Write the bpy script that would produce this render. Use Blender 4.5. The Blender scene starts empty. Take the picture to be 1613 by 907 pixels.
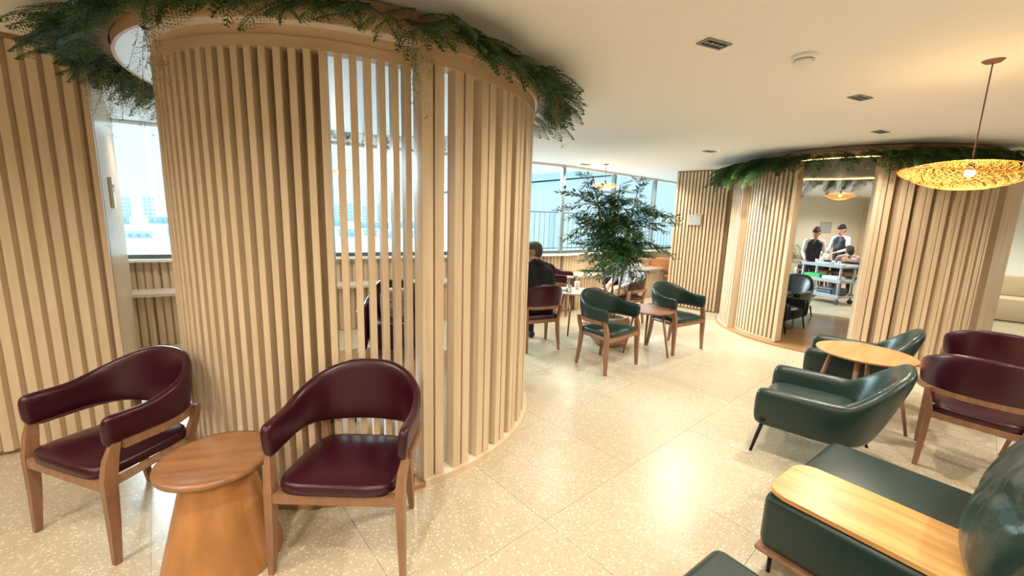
import bpy, bmesh, math, random
import numpy as np
from math import sin, cos, pi, radians as R
from mathutils import Vector, Matrix, Euler
random.seed(7)
S = bpy.context.scene
COL = S.collection

# ---------------------------------------------------------------- camera
F_PX, VPX, VPY, CAM_H = 647.0, -119.0, -3802.0, 1.6
up = -Vector((VPX, VPY, -F_PX)).normalized()
fw = (Vector((0, 0, -1)) - up * up.dot(Vector((0, 0, -1)))).normalized()
rt = fw.cross(up)
cam_d = bpy.data.cameras.new('camera'); cam = bpy.data.objects.new('camera', cam_d); COL.objects.link(cam)
m = Matrix((rt, fw, up)).to_4x4(); m.translation = (0, 0, CAM_H); cam.matrix_world = m
cam_d.sensor_fit = 'HORIZONTAL'; cam_d.sensor_width = 36; cam_d.lens = F_PX / 1613 * 36
cam_d.clip_start = 0.02; cam_d.clip_end = 3000
S.camera = cam
# ---------------------------------------------------------------- world, exposure
W = bpy.data.worlds.new('world'); S.world = W; W.use_nodes = True
nt = W.node_tree; bg = nt.nodes['Background']
tc = nt.nodes.new('ShaderNodeTexCoord'); sx = nt.nodes.new('ShaderNodeSeparateXYZ')
cr = nt.nodes.new('ShaderNodeValToRGB')
nt.links.new(tc.outputs['Generated'], sx.inputs[0]); nt.links.new(sx.outputs['Z'], cr.inputs[0])
cr.color_ramp.elements[0].position = 0.0; cr.color_ramp.elements[0].color = (0.88, 0.97, 1, 1)
cr.color_ramp.elements[1].position = 0.5; cr.color_ramp.elements[1].color = (0.66, 0.85, 1, 1)
nt.links.new(cr.outputs[0], bg.inputs['Color']); bg.inputs['Strength'].default_value = 1.08
S.view_settings.view_transform = 'Standard'; S.view_settings.look = 'None'
S.view_settings.gamma = 1; S.view_settings.use_curve_mapping = False
S.view_settings.exposure = 0.36
sun_d = bpy.data.lights.new('daylight', 'SUN'); sun_d.energy = 8; sun_d.angle = R(38); sun_d.color = (0.86, 0.95, 1)
sun = bpy.data.objects.new('daylight', sun_d); COL.objects.link(sun)
sun.rotation_euler = Vector((-0.70, 0.60, 0.40)).to_track_quat('Z', 'Y').to_euler()
DOWNLIGHT_FILL_W = 105; LAMP_W = 18; WARM = (1, 0.89, 0.74)

# ---------------------------------------------------------------- materials
MATS = {}
def mat(name, col, rough=0.6, metal=0.0, spec=0.5, emis=None, es=0, noise=None, bump=None, coat=0, trans=None):
    """noise=(scale vec, col2, detail) procedural two-tone; bump=(scale, strength)"""
    if name in MATS: return MATS[name]
    m = bpy.data.materials.new(name); m.use_nodes = True; MATS[name] = m
    t = m.node_tree; b = t.nodes['Principled BSDF']
    b.inputs['Base Color'].default_value = (*col, 1); b.inputs['Roughness'].default_value = rough
    b.inputs['Metallic'].default_value = metal; b.inputs['Specular IOR Level'].default_value = spec
    b.inputs['Coat Weight'].default_value = coat
    if emis: b.inputs['Emission Color'].default_value = (*emis, 1); b.inputs['Emission Strength'].default_value = es
    co = t.nodes.new('ShaderNodeTexCoord')
    if noise:
        mp = t.nodes.new('ShaderNodeMapping'); mp.inputs['Scale'].default_value = noise[0]
        n = t.nodes.new('ShaderNodeTexNoise'); n.inputs['Scale'].default_value = 1; n.inputs['Detail'].default_value = noise[2]
        r = t.nodes.new('ShaderNodeValToRGB')
        r.color_ramp.elements[0].position = 0.35; r.color_ramp.elements[0].color = (*col, 1)
        r.color_ramp.elements[1].position = 0.68; r.color_ramp.elements[1].color = (*noise[1], 1)
        oi = t.nodes.new('ShaderNodeObjectInfo'); ad = t.nodes.new('ShaderNodeVectorMath'); ad.operation = 'MULTIPLY_ADD'
        ad.inputs[0].default_value = (0, 0, 0)
        cm = t.nodes.new('ShaderNodeCombineXYZ')
        mu = t.nodes.new('ShaderNodeMath'); mu.operation = 'MULTIPLY'; mu.inputs[1].default_value = 37
        t.links.new(oi.outputs['Random'], mu.inputs[0])
        for k in range(3): t.links.new(mu.outputs[0], cm.inputs[k])
        a2 = t.nodes.new('ShaderNodeVectorMath'); a2.operation = 'ADD'
        t.links.new(co.outputs['Object'], mp.inputs[0]); t.links.new(mp.outputs[0], a2.inputs[0]); t.links.new(cm.outputs[0], a2.inputs[1])
        t.links.new(a2.outputs[0], n.inputs[0]); t.links.new(n.outputs['Fac'], r.inputs[0]); t.links.new(r.outputs[0], b.inputs['Base Color'])
    if bump:
        n2 = t.nodes.new('ShaderNodeTexNoise'); n2.inputs['Scale'].default_value = bump[0]; n2.inputs['Detail'].default_value = 4
        bp = t.nodes.new('ShaderNodeBump'); bp.inputs['Strength'].default_value = bump[1]; bp.inputs['Distance'].default_value = 0.01
        t.links.new(co.outputs['Object'], n2.inputs[0]); t.links.new(n2.outputs['Fac'], bp.inputs['Height']); t.links.new(bp.outputs[0], b.inputs['Normal'])
    return m
def mix(a, b, k): return tuple(a[i] * (1 - k) + b[i] * k for i in range(3))

M_SLAT = mat('pale_oak', (0.59, 0.455, 0.305), 0.34, noise=((14, 14, 1.2), (0.69, 0.55, 0.39), 4))
M_SLATV = mat('pale_oak_header', (0.55, 0.39, 0.24), 0.40, noise=((1.5, 1.5, 12), (0.64, 0.47, 0.30), 4))
M_BACK = mat('oak_backing', (0.22, 0.135, 0.075), 0.6, noise=((10, 10, 1), (0.28, 0.18, 0.10), 3))
M_PLINTH = mat('orange_oak', (0.36, 0.19, 0.08), 0.18, noise=((2, 2, 9), (0.44, 0.25, 0.11), 3))
M_BRONZE = mat('bronze_laminate', (0.26, 0.17, 0.10), 0.5, spec=0.25)
M_CHW = mat('walnut_frame', (0.215, 0.105, 0.055), 0.35, noise=((30, 30, 3), (0.31, 0.16, 0.085), 4))
M_TOP = mat('brown_table_top', (0.235, 0.108, 0.048), 0.3, noise=((2.2, 26, 8), (0.34, 0.165, 0.075), 5))
M_CONE = mat('orange_table_base', (0.34, 0.145, 0.045), 0.3, noise=((13, 13, 1.6), (0.49, 0.22, 0.072), 5))
M_TRAY = mat('honey_tray', (0.50, 0.25, 0.075), 0.3, noise=((22, 2.0, 8), (0.74, 0.41, 0.14), 5))
M_AMB = mat('amber_table_top', (0.46, 0.22, 0.085), 0.28, noise=((2.2, 22, 8), (0.60, 0.32, 0.135), 5))
M_BURG = mat('burgundy_leather', (0.036, 0.0035, 0.010), 0.3, spec=0.42, bump=(260, 0.06))
M_GREEN = mat('green_leather', (0.015, 0.034, 0.029), 0.3, spec=0.45, bump=(220, 0.07))
M_GREENC = mat('puffy_green_leather', (0.020, 0.046, 0.040), 0.27, spec=0.7, bump=(22, 0.5))
M_BLACKL = mat('black_leather', (0.012, 0.015, 0.016), 0.35)
M_TAN = mat('tan_leather', (0.50, 0.22, 0.09), 0.45)
M_METAL = mat('black_metal', (0.012, 0.012, 0.013), 0.35, metal=0.6)
M_CEIL = mat('ceiling_paint', (0.87, 0.86, 0.85), 0.85)
M_CREAM = mat('cream_paint', (0.76, 0.71, 0.58), 0.8)
M_WHITE = mat('white_paint', (0.85, 0.85, 0.84), 0.5)
M_DISC = mat('satin_laminate', (0.80, 0.78, 0.76), 0.33, metal=0.25)
M_FRAME = mat('dark_green_frame', (0.10, 0.14, 0.13), 0.4, metal=0.3)
M_ALU = mat('grey_aluminium', (0.20, 0.23, 0.235), 0.4, metal=0.2)
M_LEDGE = mat('pale_ledge', (0.72, 0.66, 0.58), 0.2)
M_STONE = mat('sand_stone_pot', (0.42, 0.27, 0.15), 0.7, noise=((3, 3, 14), (0.52, 0.36, 0.21), 3), bump=(60, 0.2))
M_SOIL = mat('dark_soil', (0.03, 0.02, 0.012), 0.95)
M_LEAF = mat('fern_leaf', (0.018, 0.062, 0.012), 0.5, noise=((9, 9, 9), (0.05, 0.125, 0.025), 2))
M_LEAF2 = mat('olive_sprig_leaf', (0.13, 0.15, 0.04), 0.55, noise=((9, 9, 9), (0.22, 0.23, 0.08), 2))
M_TLEAF = mat('tree_leaf', (0.022, 0.085, 0.024), 0.42, noise=((7, 7, 7), (0.06, 0.17, 0.045), 2))
M_BARK = mat('grey_bark', (0.22, 0.17, 0.12), 0.9, bump=(50, 0.4))
M_LED = mat('warm_led', (1, .8, .4), 0.5, emis=(1, 0.72, 0.25), es=7)
M_BULB = mat('bulb', (1, .9, .7), 0.4, emis=(1, 0.85, 0.6), es=30)
M_SIGN = mat('grey_sign_plate', (0.42, 0.43, 0.41), 0.4)
M_SIGNM = mat('grey_sign_mark', (0.24, 0.25, 0.25), 0.5)
M_CLEAR = None

def glass_mat(name, tint, refl=0.06):
    m = bpy.data.materials.new(name); m.use_nodes = True; t = m.node_tree; t.nodes.clear()
    o = t.nodes.new('ShaderNodeOutputMaterial'); mx = t.nodes.new('ShaderNodeMixShader')
    tr = t.nodes.new('ShaderNodeBsdfTransparent'); tr.inputs[0].default_value = (*tint, 1)
    g = t.nodes.new('ShaderNodeBsdfGlossy'); g.inputs['Roughness'].default_value = 0.02
    fr = t.nodes.new('ShaderNodeFresnel'); fr.inputs[0].default_value = 1.4
    t.links.new(fr.outputs[0], mx.inputs[0]); t.links.new(tr.outputs[0], mx.inputs[1]); t.links.new(g.outputs[0], mx.inputs[2])
    t.links.new(mx.outputs[0], o.inputs[0]); return m
M_GLASS = glass_mat('window_glass', (0.80, 0.96, 0.98))
M_BOTTLE = glass_mat('clear_plastic', (0.86, 0.93, 0.95))

def terrazzo():
    m = bpy.data.materials.new('terrazzo'); m.use_nodes = True; t = m.node_tree; b = t.nodes['Principled BSDF']
    g = t.nodes.new('ShaderNodeNewGeometry')
    prev = None
    base = t.nodes.new('ShaderNodeRGB'); base.outputs[0].default_value = (0.50, 0.425, 0.30, 1); prev = base.outputs[0]
    for sc, thr, col in ((46, 0.21, (0.66, 0.585, 0.44)), (75, 0.19, (0.76, 0.70, 0.56)), (60, 0.16, (0.40, 0.32, 0.22))):
        v = t.nodes.new('ShaderNodeTexVoronoi'); v.inputs['Scale'].default_value = sc
        v2 = t.nodes.new('ShaderNodeVectorMath'); v2.operation = 'ADD'; v2.inputs[1].default_value = (sc * 3.1, sc, 0)
        t.links.new(g.outputs['Position'], v2.inputs[0]); t.links.new(v2.outputs[0], v.inputs['Vector'])
        # cells switch on by their random colour, size by distance
        sp = t.nodes.new('ShaderNodeSeparateColor'); t.links.new(v.outputs['Color'], sp.inputs[0])
        lt = t.nodes.new('ShaderNodeMath'); lt.operation = 'MULTIPLY'; lt.inputs[1].default_value = thr * 1.9
        t.links.new(sp.outputs[0], lt.inputs[0])
        l2 = t.nodes.new('ShaderNodeMath'); l2.operation = 'LESS_THAN'
        t.links.new(v.outputs['Distance'], l2.inputs[0]); t.links.new(lt.outputs[0], l2.inputs[1])
        mx = t.nodes.new('ShaderNodeMix'); mx.data_type = 'RGBA'
        t.links.new(l2.outputs[0], mx.inputs['Factor']); t.links.new(prev, mx.inputs['A']); mx.inputs['B'].default_value = (*col, 1)
        prev = mx.outputs['Result']
    oi = t.nodes.new('ShaderNodeObjectInfo'); mr = t.nodes.new('ShaderNodeMapRange')
    mr.inputs['To Min'].default_value = 0.93; mr.inputs['To Max'].default_value = 1.05
    t.links.new(oi.outputs['Random'], mr.inputs['Value'])
    sc = t.nodes.new('ShaderNodeVectorMath'); sc.operation = 'SCALE'
    t.links.new(prev, sc.inputs[0]); t.links.new(mr.outputs[0], sc.inputs['Scale'])
    t.links.new(sc.outputs[0], b.inputs['Base Color'])
    n = t.nodes.new('ShaderNodeTexNoise'); n.inputs['Scale'].default_value = 2.2
    m2 = t.nodes.new('ShaderNodeMapRange'); m2.inputs['To Min'].default_value = 0.25; m2.inputs['To Max'].default_value = 0.34
    t.links.new(g.outputs['Position'], n.inputs[0]); t.links.new(n.outputs['Fac'], m2.inputs[0]); t.links.new(m2.outputs[0], b.inputs['Roughness'])
    return m
M_TERR = terrazzo()
M_GROUT = mat('grout', (0.52, 0.44, 0.32), 0.7)

def rattan():
    m = bpy.data.materials.new('rattan'); m.use_nodes = True; t = m.node_tree
    b = t.nodes['Principled BSDF']; b.inputs['Base Color'].default_value = (0.78, 0.46, 0.14, 1); b.inputs['Roughness'].default_value = 0.5
    tr = t.nodes.new('ShaderNodeBsdfTranslucent'); tr.inputs[0].default_value = (0.95, 0.55, 0.14, 1)
    mx = t.nodes.new('ShaderNodeMixShader'); mx.inputs[0].default_value = 0.62
    t.links.new(b.outputs[0], mx.inputs[1]); t.links.new(tr.outputs[0], mx.inputs[2])
    t.links.new(mx.outputs[0], t.nodes['Material Output'].inputs[0]); return m
M_RATTAN = rattan()

# ---------------------------------------------------------------- helpers
def mesh_obj(name, bm, m=None, parent=None, smooth=False, loc=None, rz=None):
    me = bpy.data.meshes.new(name)
    bmesh.ops.recalc_face_normals(bm, faces=bm.faces[:])
    bm.to_mesh(me); bm.free()
    return link(name, me, m, parent, smooth, loc, rz)
def link(name, me, m=None, parent=None, smooth=False, loc=None, rz=None):
    o = bpy.data.objects.new(name, me); COL.objects.link(o)
    if m is not None and not me.materials: me.materials.append(m)
    if smooth: me.polygons.foreach_set('use_smooth', [True] * len(me.polygons))
    if parent: o.parent = parent
    if loc is not None: o.location = loc
    if rz is not None: o.rotation_euler = (0, 0, rz)
    return o
def tag(o, label, cat=None, group=None, kind=None):
    if label: o['label'] = label
    if cat: o['category'] = cat
    if group: o['group'] = group
    if kind: o['kind'] = kind
    return o
def thing(name, label, cat, loc=(0, 0, 0), rz=0, group=None):
    o = bpy.data.objects.new(name, None); o.empty_display_size = 0.1; COL.objects.link(o)
    o.location = loc; o.rotation_euler = (0, 0, rz)
    return tag(o, label, cat, group)
def struct(o): o['kind'] = 'structure'; return o
def children(o): return [c for c in COL.objects if c.parent == o]
def dup(root, loc, rz, label, group=None, ms=None):
    def cp(o, par):
        c = o.copy(); COL.objects.link(c); c.parent = par
        if ms and o.type == 'MESH' and o.data.materials and o.data.materials[0] in ms:
            c.material_slots[0].link = 'OBJECT'; c.material_slots[0].material = ms[o.data.materials[0]]
        for ch in kids.get(o.name, ()): cp(ch, c)
        return c
    kids = {}
    for x in COL.objects:
        if x.parent: kids.setdefault(x.parent.name, []).append(x)
    r = cp(root, None); r.location = loc; r.rotation_euler = (0, 0, rz); r['label'] = label
    if group: r['group'] = group
    return r
def box(bm, c, s, rz=0, bev=0, mtx=None, seg=2):
    M = Matrix.Translation(c) @ Matrix.Rotation(rz, 4, 'Z') @ Matrix.Diagonal((*s, 1))
    if mtx is not None: M = mtx @ M
    v = bmesh.ops.create_cube(bm, size=1, matrix=M)['verts']
    if bev:
        es = list({e for x in v for e in x.link_edges})
        bmesh.ops.bevel(bm, geom=es, offset=bev, segments=seg, profile=0.5, affect='EDGES')
def bar(bm, a, b, ra, rb=None, seg=10, up=None, flat=1.0):
    """tapered round/elliptic bar"""
    rb = ra if rb is None else rb
    a = Vector(a); b = Vector(b); d = (b - a).normalized()
    x = d.cross(Vector(up or (0, 0, 1)))
    if x.length < 1e-4: x = d.cross(Vector((0, 1, 0)))
    x.normalize(); y = d.cross(x)
    rings = []
    for p, r in ((a, ra), (b, rb)):
        rings.append([bm.verts.new(p + x * (cos(2 * pi * k / seg) * r) + y * (sin(2 * pi * k / seg) * r * flat)) for k in range(seg)])
    for k in range(seg):
        bm.faces.new((rings[0][k], rings[0][(k + 1) % seg], rings[1][(k + 1) % seg], rings[1][k]))
    bm.faces.new(rings[0][::-1]); bm.faces.new(rings[1])
def loft(bm, rings, closed=False, cap=True):
    rs = [[bm.verts.new(p) for p in r] for r in rings]
    n = len(rs[0]); m = len(rs)
    for i in range(m if closed else m - 1):
        a = rs[i]; b = rs[(i + 1) % m]
        for k in range(n): bm.faces.new((a[k], a[(k + 1) % n], b[(k + 1) % n], b[k]))
    if cap and not closed: bm.faces.new(rs[0][::-1]); bm.faces.new(rs[-1])
def lathe(bm, prof, seg=32, c=(0, 0, 0), cap=True):
    rings = [[Vector((c[0] + r * cos(2 * pi * k / seg), c[1] + r * sin(2 * pi * k / seg), c[2] + z)) for k in range(seg)] for r, z in prof]
    loft(bm, rings, cap=cap)
def tube(bm, pts, r, seg=6):
    for i in range(len(pts) - 1):
        bar(bm, pts[i], pts[i + 1], r if not isinstance(r, (list, tuple)) else r[i], r if not isinstance(r, (list, tuple)) else r[i + 1], seg)
def arc_band(bm, c, r0, r1, z0, z1, a0, a1, n=48):
    rings = []
    for i in range(n + 1):
        a = R(a0 + (a1 - a0) * i / n)
        rings.append([Vector((c[0] + r * cos(a), c[1] + r * sin(a), z)) for r, z in ((r0, z0), (r1, z0), (r1, z1), (r0, z1))])
    full = abs(a1 - a0) >= 359.9
    if full: rings = rings[:-1]
    loft(bm, rings, closed=full)
def subsurf(o, lv=1):
    md = o.modifiers.new('subsurf', 'SUBSURF'); md.levels = lv; md.render_levels = lv; return o
def poly_slab(bm, pts, z0, z1):
    a = [bm.verts.new((x, y, z0)) for x, y in pts]; b = [bm.verts.new((x, y, z1)) for x, y in pts]
    n = len(pts)
    for i in range(n): bm.faces.new((a[i], a[(i + 1) % n], b[(i + 1) % n], b[i]))
    bm.faces.new(a[::-1]); bm.faces.new(b)

# ================================================================ SETTING
CEIL = 2.56
WIN = [(-9.0, 2.62), (-4.304, 4.99), (0.88, 7.62), (7.6, 13.25)]       # glass line
ROOM = [(-5.6, -3.5), (11.0, -3.5), (11.0, 13.25), (7.6, 13.25), (0.88, 7.62), (-4.304, 4.99), (-9.0, 2.62), (-9, -3.5)]
bm = bmesh.new(); poly_slab(bm, ROOM, -0.25, -0.012); floor = struct(mesh_obj('floor', bm, M_GROUT))
bm = bmesh.new(); poly_slab(bm, ROOM, CEIL, CEIL + 0.2); struct(mesh_obj('ceiling', bm, M_CEIL))
# floor tiles (separate pieces, near joints visible)
TS = 0.80; TA = R(41)
bm = bmesh.new(); box(bm, (0, 0, -0.01), (TS - 0.002, TS - 0.002, 0.02)); tile_me = None
def inside(x, y, pts):
    c = False; n = len(pts)
    for i in range(n):
        x1, y1 = pts[i]; x2, y2 = pts[(i + 1) % n]
        if (y1 > y) != (y2 > y) and x < (x2 - x1) * (y - y1) / (y2 - y1) + x1: c = not c
    return c
tiles = []
for i in range(-14, 26):
    for j in range(-14, 26):
        u, v = (i + 0.32) * TS, (j + 0.18) * TS
        x = cos(TA) * u - sin(TA) * v; y = sin(TA) * u + cos(TA) * v
        b_ = math.degrees(math.atan2(x, y))
        ok = all(inside(x + dx, y + dy, ROOM) for dx, dy in ((.56, 0), (-.56, 0), (0, .56), (0, -.56)))
        if ok and y > 0.3 and abs(b_) < 64: tiles.append((math.hypot(x, y), x, y))
tiles.sort()
for k, (_, x, y) in enumerate(tiles[:295]):
    if tile_me is None:
        o = mesh_obj('tile', bm, M_TERR, floor); tile_me = o.data
    else: o = link('tile', tile_me, None, floor)
    o.location = (x, y, 0); o.rotation_euler = (0, 0, TA)
# filler terrazzo under the rest of the room (same finish, joined)
bm = bmesh.new(); poly_slab(bm, ROOM, -0.011, -0.006); o = mesh_obj('terrazzo_edge', bm, M_TERR, floor)

def batten_wall(parent, p0, p1, z0, z1, pitch, w, d, n=None, prof='trap', name='batten', side=1, m=M_SLAT):
    p0 = Vector((*p0, 0)); p1 = Vector((*p1, 0)); L = (p1 - p0).length; t = (p1 - p0).normalized(); nn = Vector((t.y, -t.x, 0)) * side
    cnt = int(L / pitch); me = None
    for k in range(cnt):
        p = p0 + t * (pitch * (k + 0.5))
        if me is None:
            bm = bmesh.new()
            if prof == 'trap': pr = [(-w / 2, 0), (w / 2, 0), (w * 0.30, d), (-w * 0.30, d)]
            else: pr = [(-w / 2, 0), (w / 2, 0), (w / 2, d), (-w / 2, d)]
            r0 = [Vector((a, b, z0)) for a, b in pr]; r1 = [Vector((a, b, z1)) for a, b in pr]
            loft(bm, [r0, r1]); o = mesh_obj(name, bm, m, parent); me = o.data
        else: o = link(name, me, None, parent)
        o.location = p; o.rotation_euler = (0, 0, math.atan2(nn.y, nn.x) - pi / 2)
def wall_prism(name, pts, z0, z1, m, parent=None):
    bm = bmesh.new(); poly_slab(bm, pts, z0, z1); return mesh_obj(name, bm, m, parent)

# left wall block: warm fluted face + long return face to the window
A = Vector((-2.733, 2.751)); B = Vector((-5.6, 0.742)); Cc = Vector((-4.45, 4.70))
wl = struct(wall_prism('wall_left', [tuple(A), tuple(B), (-6.6, 1.2), (-5.7, 4.10), tuple(Cc)], 0, CEIL, M_BACK))
tag(wl, 'fluted pale oak wall left of the curved slatted booth')
dA = (B - A).normalized()
def off(p, n, k): return (p[0] + n[0] * k, p[1] + n[1] * k)
nF = (-dA.y, dA.x); nF = nF if nF[1] < 0 else (dA.y, -dA.x)
p0 = off(A + dA * 0.03, nF, 0.0); p1 = off(A + dA * 2.6, nF, 0.0)
sd = 1 if (Vector((p1[0] - p0[0], p1[1] - p0[1])).normalized().y * nF[0] - Vector((p1[0] - p0[0], p1[1] - p0[1])).normalized().x * nF[1]) > 0 else -1
batten_wall(wl, p0, p1, 0.03, CEIL - 0.03, 0.072, 0.070, 0.030, side=sd)
bm = bmesh.new(); mid = (A + dA * 1.3); box(bm, (mid.x + nF[0] * .01, mid.y + nF[1] * .01, CEIL - 0.015), (2.6, 0.05, 0.03), math.atan2(dA.y, dA.x)); mesh_obj('top_trim', bm, M_BACK, wl)
bm = bmesh.new(); box(bm, (A.x, A.y, CEIL / 2), (0.03, 0.03, CEIL - 0.002), math.atan2(dA.y, dA.x)); mesh_obj('corner_post', bm, M_SLAT, wl)
dR = (Cc - A).normalized(); nR = (dR.y, -dR.x)
batten_wall(wl, tuple(A + dR * 0.04), tuple(Cc - dR * 0.05), 0.03, CEIL - 0.005, 0.042, 0.028, 0.018, prof='box', side=1, name='narrow_batten')
ss = thing('wall_sign', 'pale sign plate on the fluted wall beside the left window', 'sign')
sp = A + dR * 0.80 + Vector(nR) * 0.03
ss.location = (sp.x, sp.y, 1.70); ss.rotation_euler = (0, 0, math.atan2(dR.y, dR.x))
bm = bmesh.new(); box(bm, (0, 0, 0), (0.22, 0.02, 0.24), bev=0.003); mesh_obj('plate', bm, M_WHITE, ss)
bm = bmesh.new()
for k, (x, z) in enumerate(((-0.05, .05), (0.0, .02), (0.045, .055))): box(bm, (x, -0.011, z), (0.03, 0.003, 0.028))
mesh_obj('mark', bm, M_SIGNM, ss)

# other walls of the room (behind the camera, right, far)
struct(wall_prism('wall_back', [(-9, -3.5), (11, -3.5), (11, -3.7), (-9, -3.7)], 0, CEIL, M_CREAM))
wr = struct(bpy.data.objects.new('wall_right', None)); COL.objects.link(wr)
wall_prism('panel', [(11.0, -3.5), (11.2, -3.5), (11.2, 11.35), (11.0, 11.35)], 0, CEIL, M_CREAM, wr)
wall_prism('panel', [(11.0, 12.75), (11.2, 12.75), (11.2, 13.45), (11.0, 13.45)], 0, CEIL, M_SLAT, wr)
wall_prism('sill_panel', [(11.0, 11.35), (11.2, 11.35), (11.2, 12.75), (11.0, 12.75)], 0, 0.7, M_SLAT, wr)
wall_prism('lintel', [(11.0, 11.35), (11.2, 11.35), (11.2, 12.75), (11.0, 12.75)], 2.25, CEIL, M_SLAT, wr)
struct(wall_prism('wall_far', [(7.4, 13.25), (11.0, 13.25), (11.0, 13.45), (7.4, 13.45)], 0, CEIL, M_CREAM))
struct(wall_prism('wall_left_end', [(-9, -3.5), (-9.15, -3.5), (-9.15, 2.62), (-9, 2.62)], 0, CEIL, M_CREAM))
gs = thing('wall_sign', 'small grey sign on the cream far wall beyond the doorway', 'sign', (9.9, 13.235, 1.62))
bm = bmesh.new(); box(bm, (0, 0, 0), (0.36, 0.02, 0.34), bev=0.004); mesh_obj('plate', bm, M_SIGN, gs)

# window wall
SILL = 0.98; HEAD = 2.52
def lerp2(a, b, t): return (a[0] + (b[0] - a[0]) * t, a[1] + (b[1] - a[1]) * t)
def window_run(idx, a, b, mull):
    w = struct(bpy.data.objects.new('window_%d' % idx, None)); COL.objects.link(w)
    L = math.hypot(b[0] - a[0], b[1] - a[1]); an = math.atan2(b[1] - a[1], b[0] - a[0]); cx, cy = lerp2(a, b, 0.5)
    bm = bmesh.new(); box(bm, (cx, cy, SILL + 0.03), (L, 0.07, 0.05), an); mesh_obj('bottom_frame', bm, M_FRAME, w)
    bm = bmesh.new(); box(bm, (cx, cy, HEAD + 0.02), (L, 0.07, 0.04), an); mesh_obj('top_frame', bm, M_WHITE, w)
    n = (-sin(an), cos(an))
    ts = sorted(mull)
    for t in ts:
        p = lerp2(a, b, t); bm = bmesh.new(); box(bm, (p[0], p[1], (SILL + HEAD) / 2), (0.055, 0.10, HEAD - SILL), an, bev=0.006); mesh_obj('mullion', bm, M_ALU, w)
    ed = [0] + ts + [1]
    for k in range(len(ed) - 1):
        p = lerp2(a, b, (ed[k] + ed[k + 1]) / 2); l = (ed[k + 1] - ed[k]) * L - 0.05
        if l < 0.2: continue
        bm = bmesh.new(); vs = [bm.verts.new(v) for v in ((-l / 2, 0, SILL + .05), (l / 2, 0, SILL + .05), (l / 2, 0, HEAD), (-l / 2, 0, HEAD))]; bm.faces.new(vs)
        o = mesh_obj('pane', bm, M_GLASS, w); o.location = (p[0], p[1], 0); o.rotation_euler = (0, 0, an)
    # sill, upper fluted panel, ledge with fluted front (inside side = -n)
    def strip(name, d0, d1, z0, z1, m):
        bm = bmesh.new(); c = (cx - n[0] * (d0 + d1) / 2, cy - n[1] * (d0 + d1) / 2, (z0 + z1) / 2)
        box(bm, c, (L, abs(d1 - d0), z1 - z0), an); return mesh_obj(name, bm, m, w)
    strip('sill', -0.08, 0.14, SILL - 0.03, SILL, M_WHITE)
    strip('upper_panel', 0.0, 0.06, 0.62, SILL - 0.03, M_BACK)
    strip('ledge', 0.0, 0.46, 0.585, 0.62, M_LEDGE)
    strip('lower_panel', 0.0, 0.40, 0.0, 0.585, M_BACK)
    strip('outer_wall', -0.15, 0.0, -0.3, SILL - 0.03, M_WHITE)
    strip('header', -0.05, 0.05, HEAD + .04, CEIL, M_CEIL)
    for nm, d, z0, z1 in (('upper_flutes', 0.06, 0.62, SILL - 0.03), ('lower_flutes', 0.40, 0.0, 0.585)):
        bm = bmesh.new(); pitch = 0.075; k = 0
        while k * pitch < L - 0.05:
            t = (k + 0.5) * pitch / L; p = lerp2(a, b, t)
            M = Matrix.Translation((p[0] - n[0] * d, p[1] - n[1] * d, 0)) @ Matrix.Rotation(an, 4, 'Z')
            pr = [(-.036, 0), (.036, 0), (.018, -.026), (-.018, -.026)]
            loft(bm, [[M @ Vector((x, y, z)) for x, y in pr] for z in (z0, z1)]); k += 1
        o = mesh_obj(nm, bm, M_SLAT, w); o['kind'] = 'stuff'
    return w
window_run(1, WIN[1], WIN[2], [0.12, 0.42, 0.71, 0.995])
window_run(2, WIN[2], WIN[3], [0.165, 0.335, 0.51, 0.68, 0.85])
window_run(3, WIN[0], WIN[1], [0.3, 0.62])
# right far window
w4 = struct(bpy.data.objects.new('window_4', None)); COL.objects.link(w4)
bm = bmesh.new(); vs = [bm.verts.new(v) for v in ((11.1, 11.35, .7), (11.1, 12.75, .7), (11.1, 12.75, 2.25), (11.1, 11.35, 2.25))]; bm.faces.new(vs); mesh_obj('pane', bm, M_GLASS, w4)
for y in (11.38, 12.05, 12.72):
    bm = bmesh.new(); box(bm, (11.08, y, 1.475), (0.06, 0.05, 1.55)); mesh_obj('mullion', bm, M_ALU, w4)

# ceiling fittings
def downlight(x, y, rz, lab, sz=(0.17, 0.085)):
    t = thing('ceiling_downlight', lab, 'light', (x, y, CEIL), rz, 'recessed ceiling downlights')
    bm = bmesh.new()
    for sx_ in (-1, 1): box(bm, (sx_ * (sz[0] / 2 - .006), 0, -0.004), (0.012, sz[1], 0.008))
    for sy_ in (-1, 1): box(bm, (0, sy_ * (sz[1] / 2 - .006), -0.004), (sz[0] - .024, 0.012, 0.008))
    mesh_obj('trim', bm, M_SIGNM, t)
    bm = bmesh.new(); box(bm, (0, 0, -0.001), (sz[0] - .02, sz[1] - .02, 0.002)); mesh_obj('recess', bm, M_METAL, t)
    for k in range(4):
        bm = bmesh.new(); lathe(bm, [(0.013, -0.002), (0.015, -0.007)], 12, ((k - 1.5) * (sz[0] - .03) / 4, 0, 0)); mesh_obj('lens', bm, M_ALU, t)
    return t
downlight(1.046, 2.404, 0.42, 'dark slotted downlight in the ceiling nearest the camera')
downlight(2.529, 3.244, 0.42, 'small grey downlight between the smoke detector and the hanging lamp')
downlight(3.609, 4.30, 0.42, 'small downlight in front of the far fern ring')
downlight(2.57, 5.718, 0.42, 'small downlight above the grey wall sign')
downlight(1.203, 7.40, 0.42, 'tiny downlight near the window beside the indoor tree')
t = thing('smoke_detector', 'white round smoke detector on the ceiling', 'detector', (1.621, 2.533, CEIL))
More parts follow.
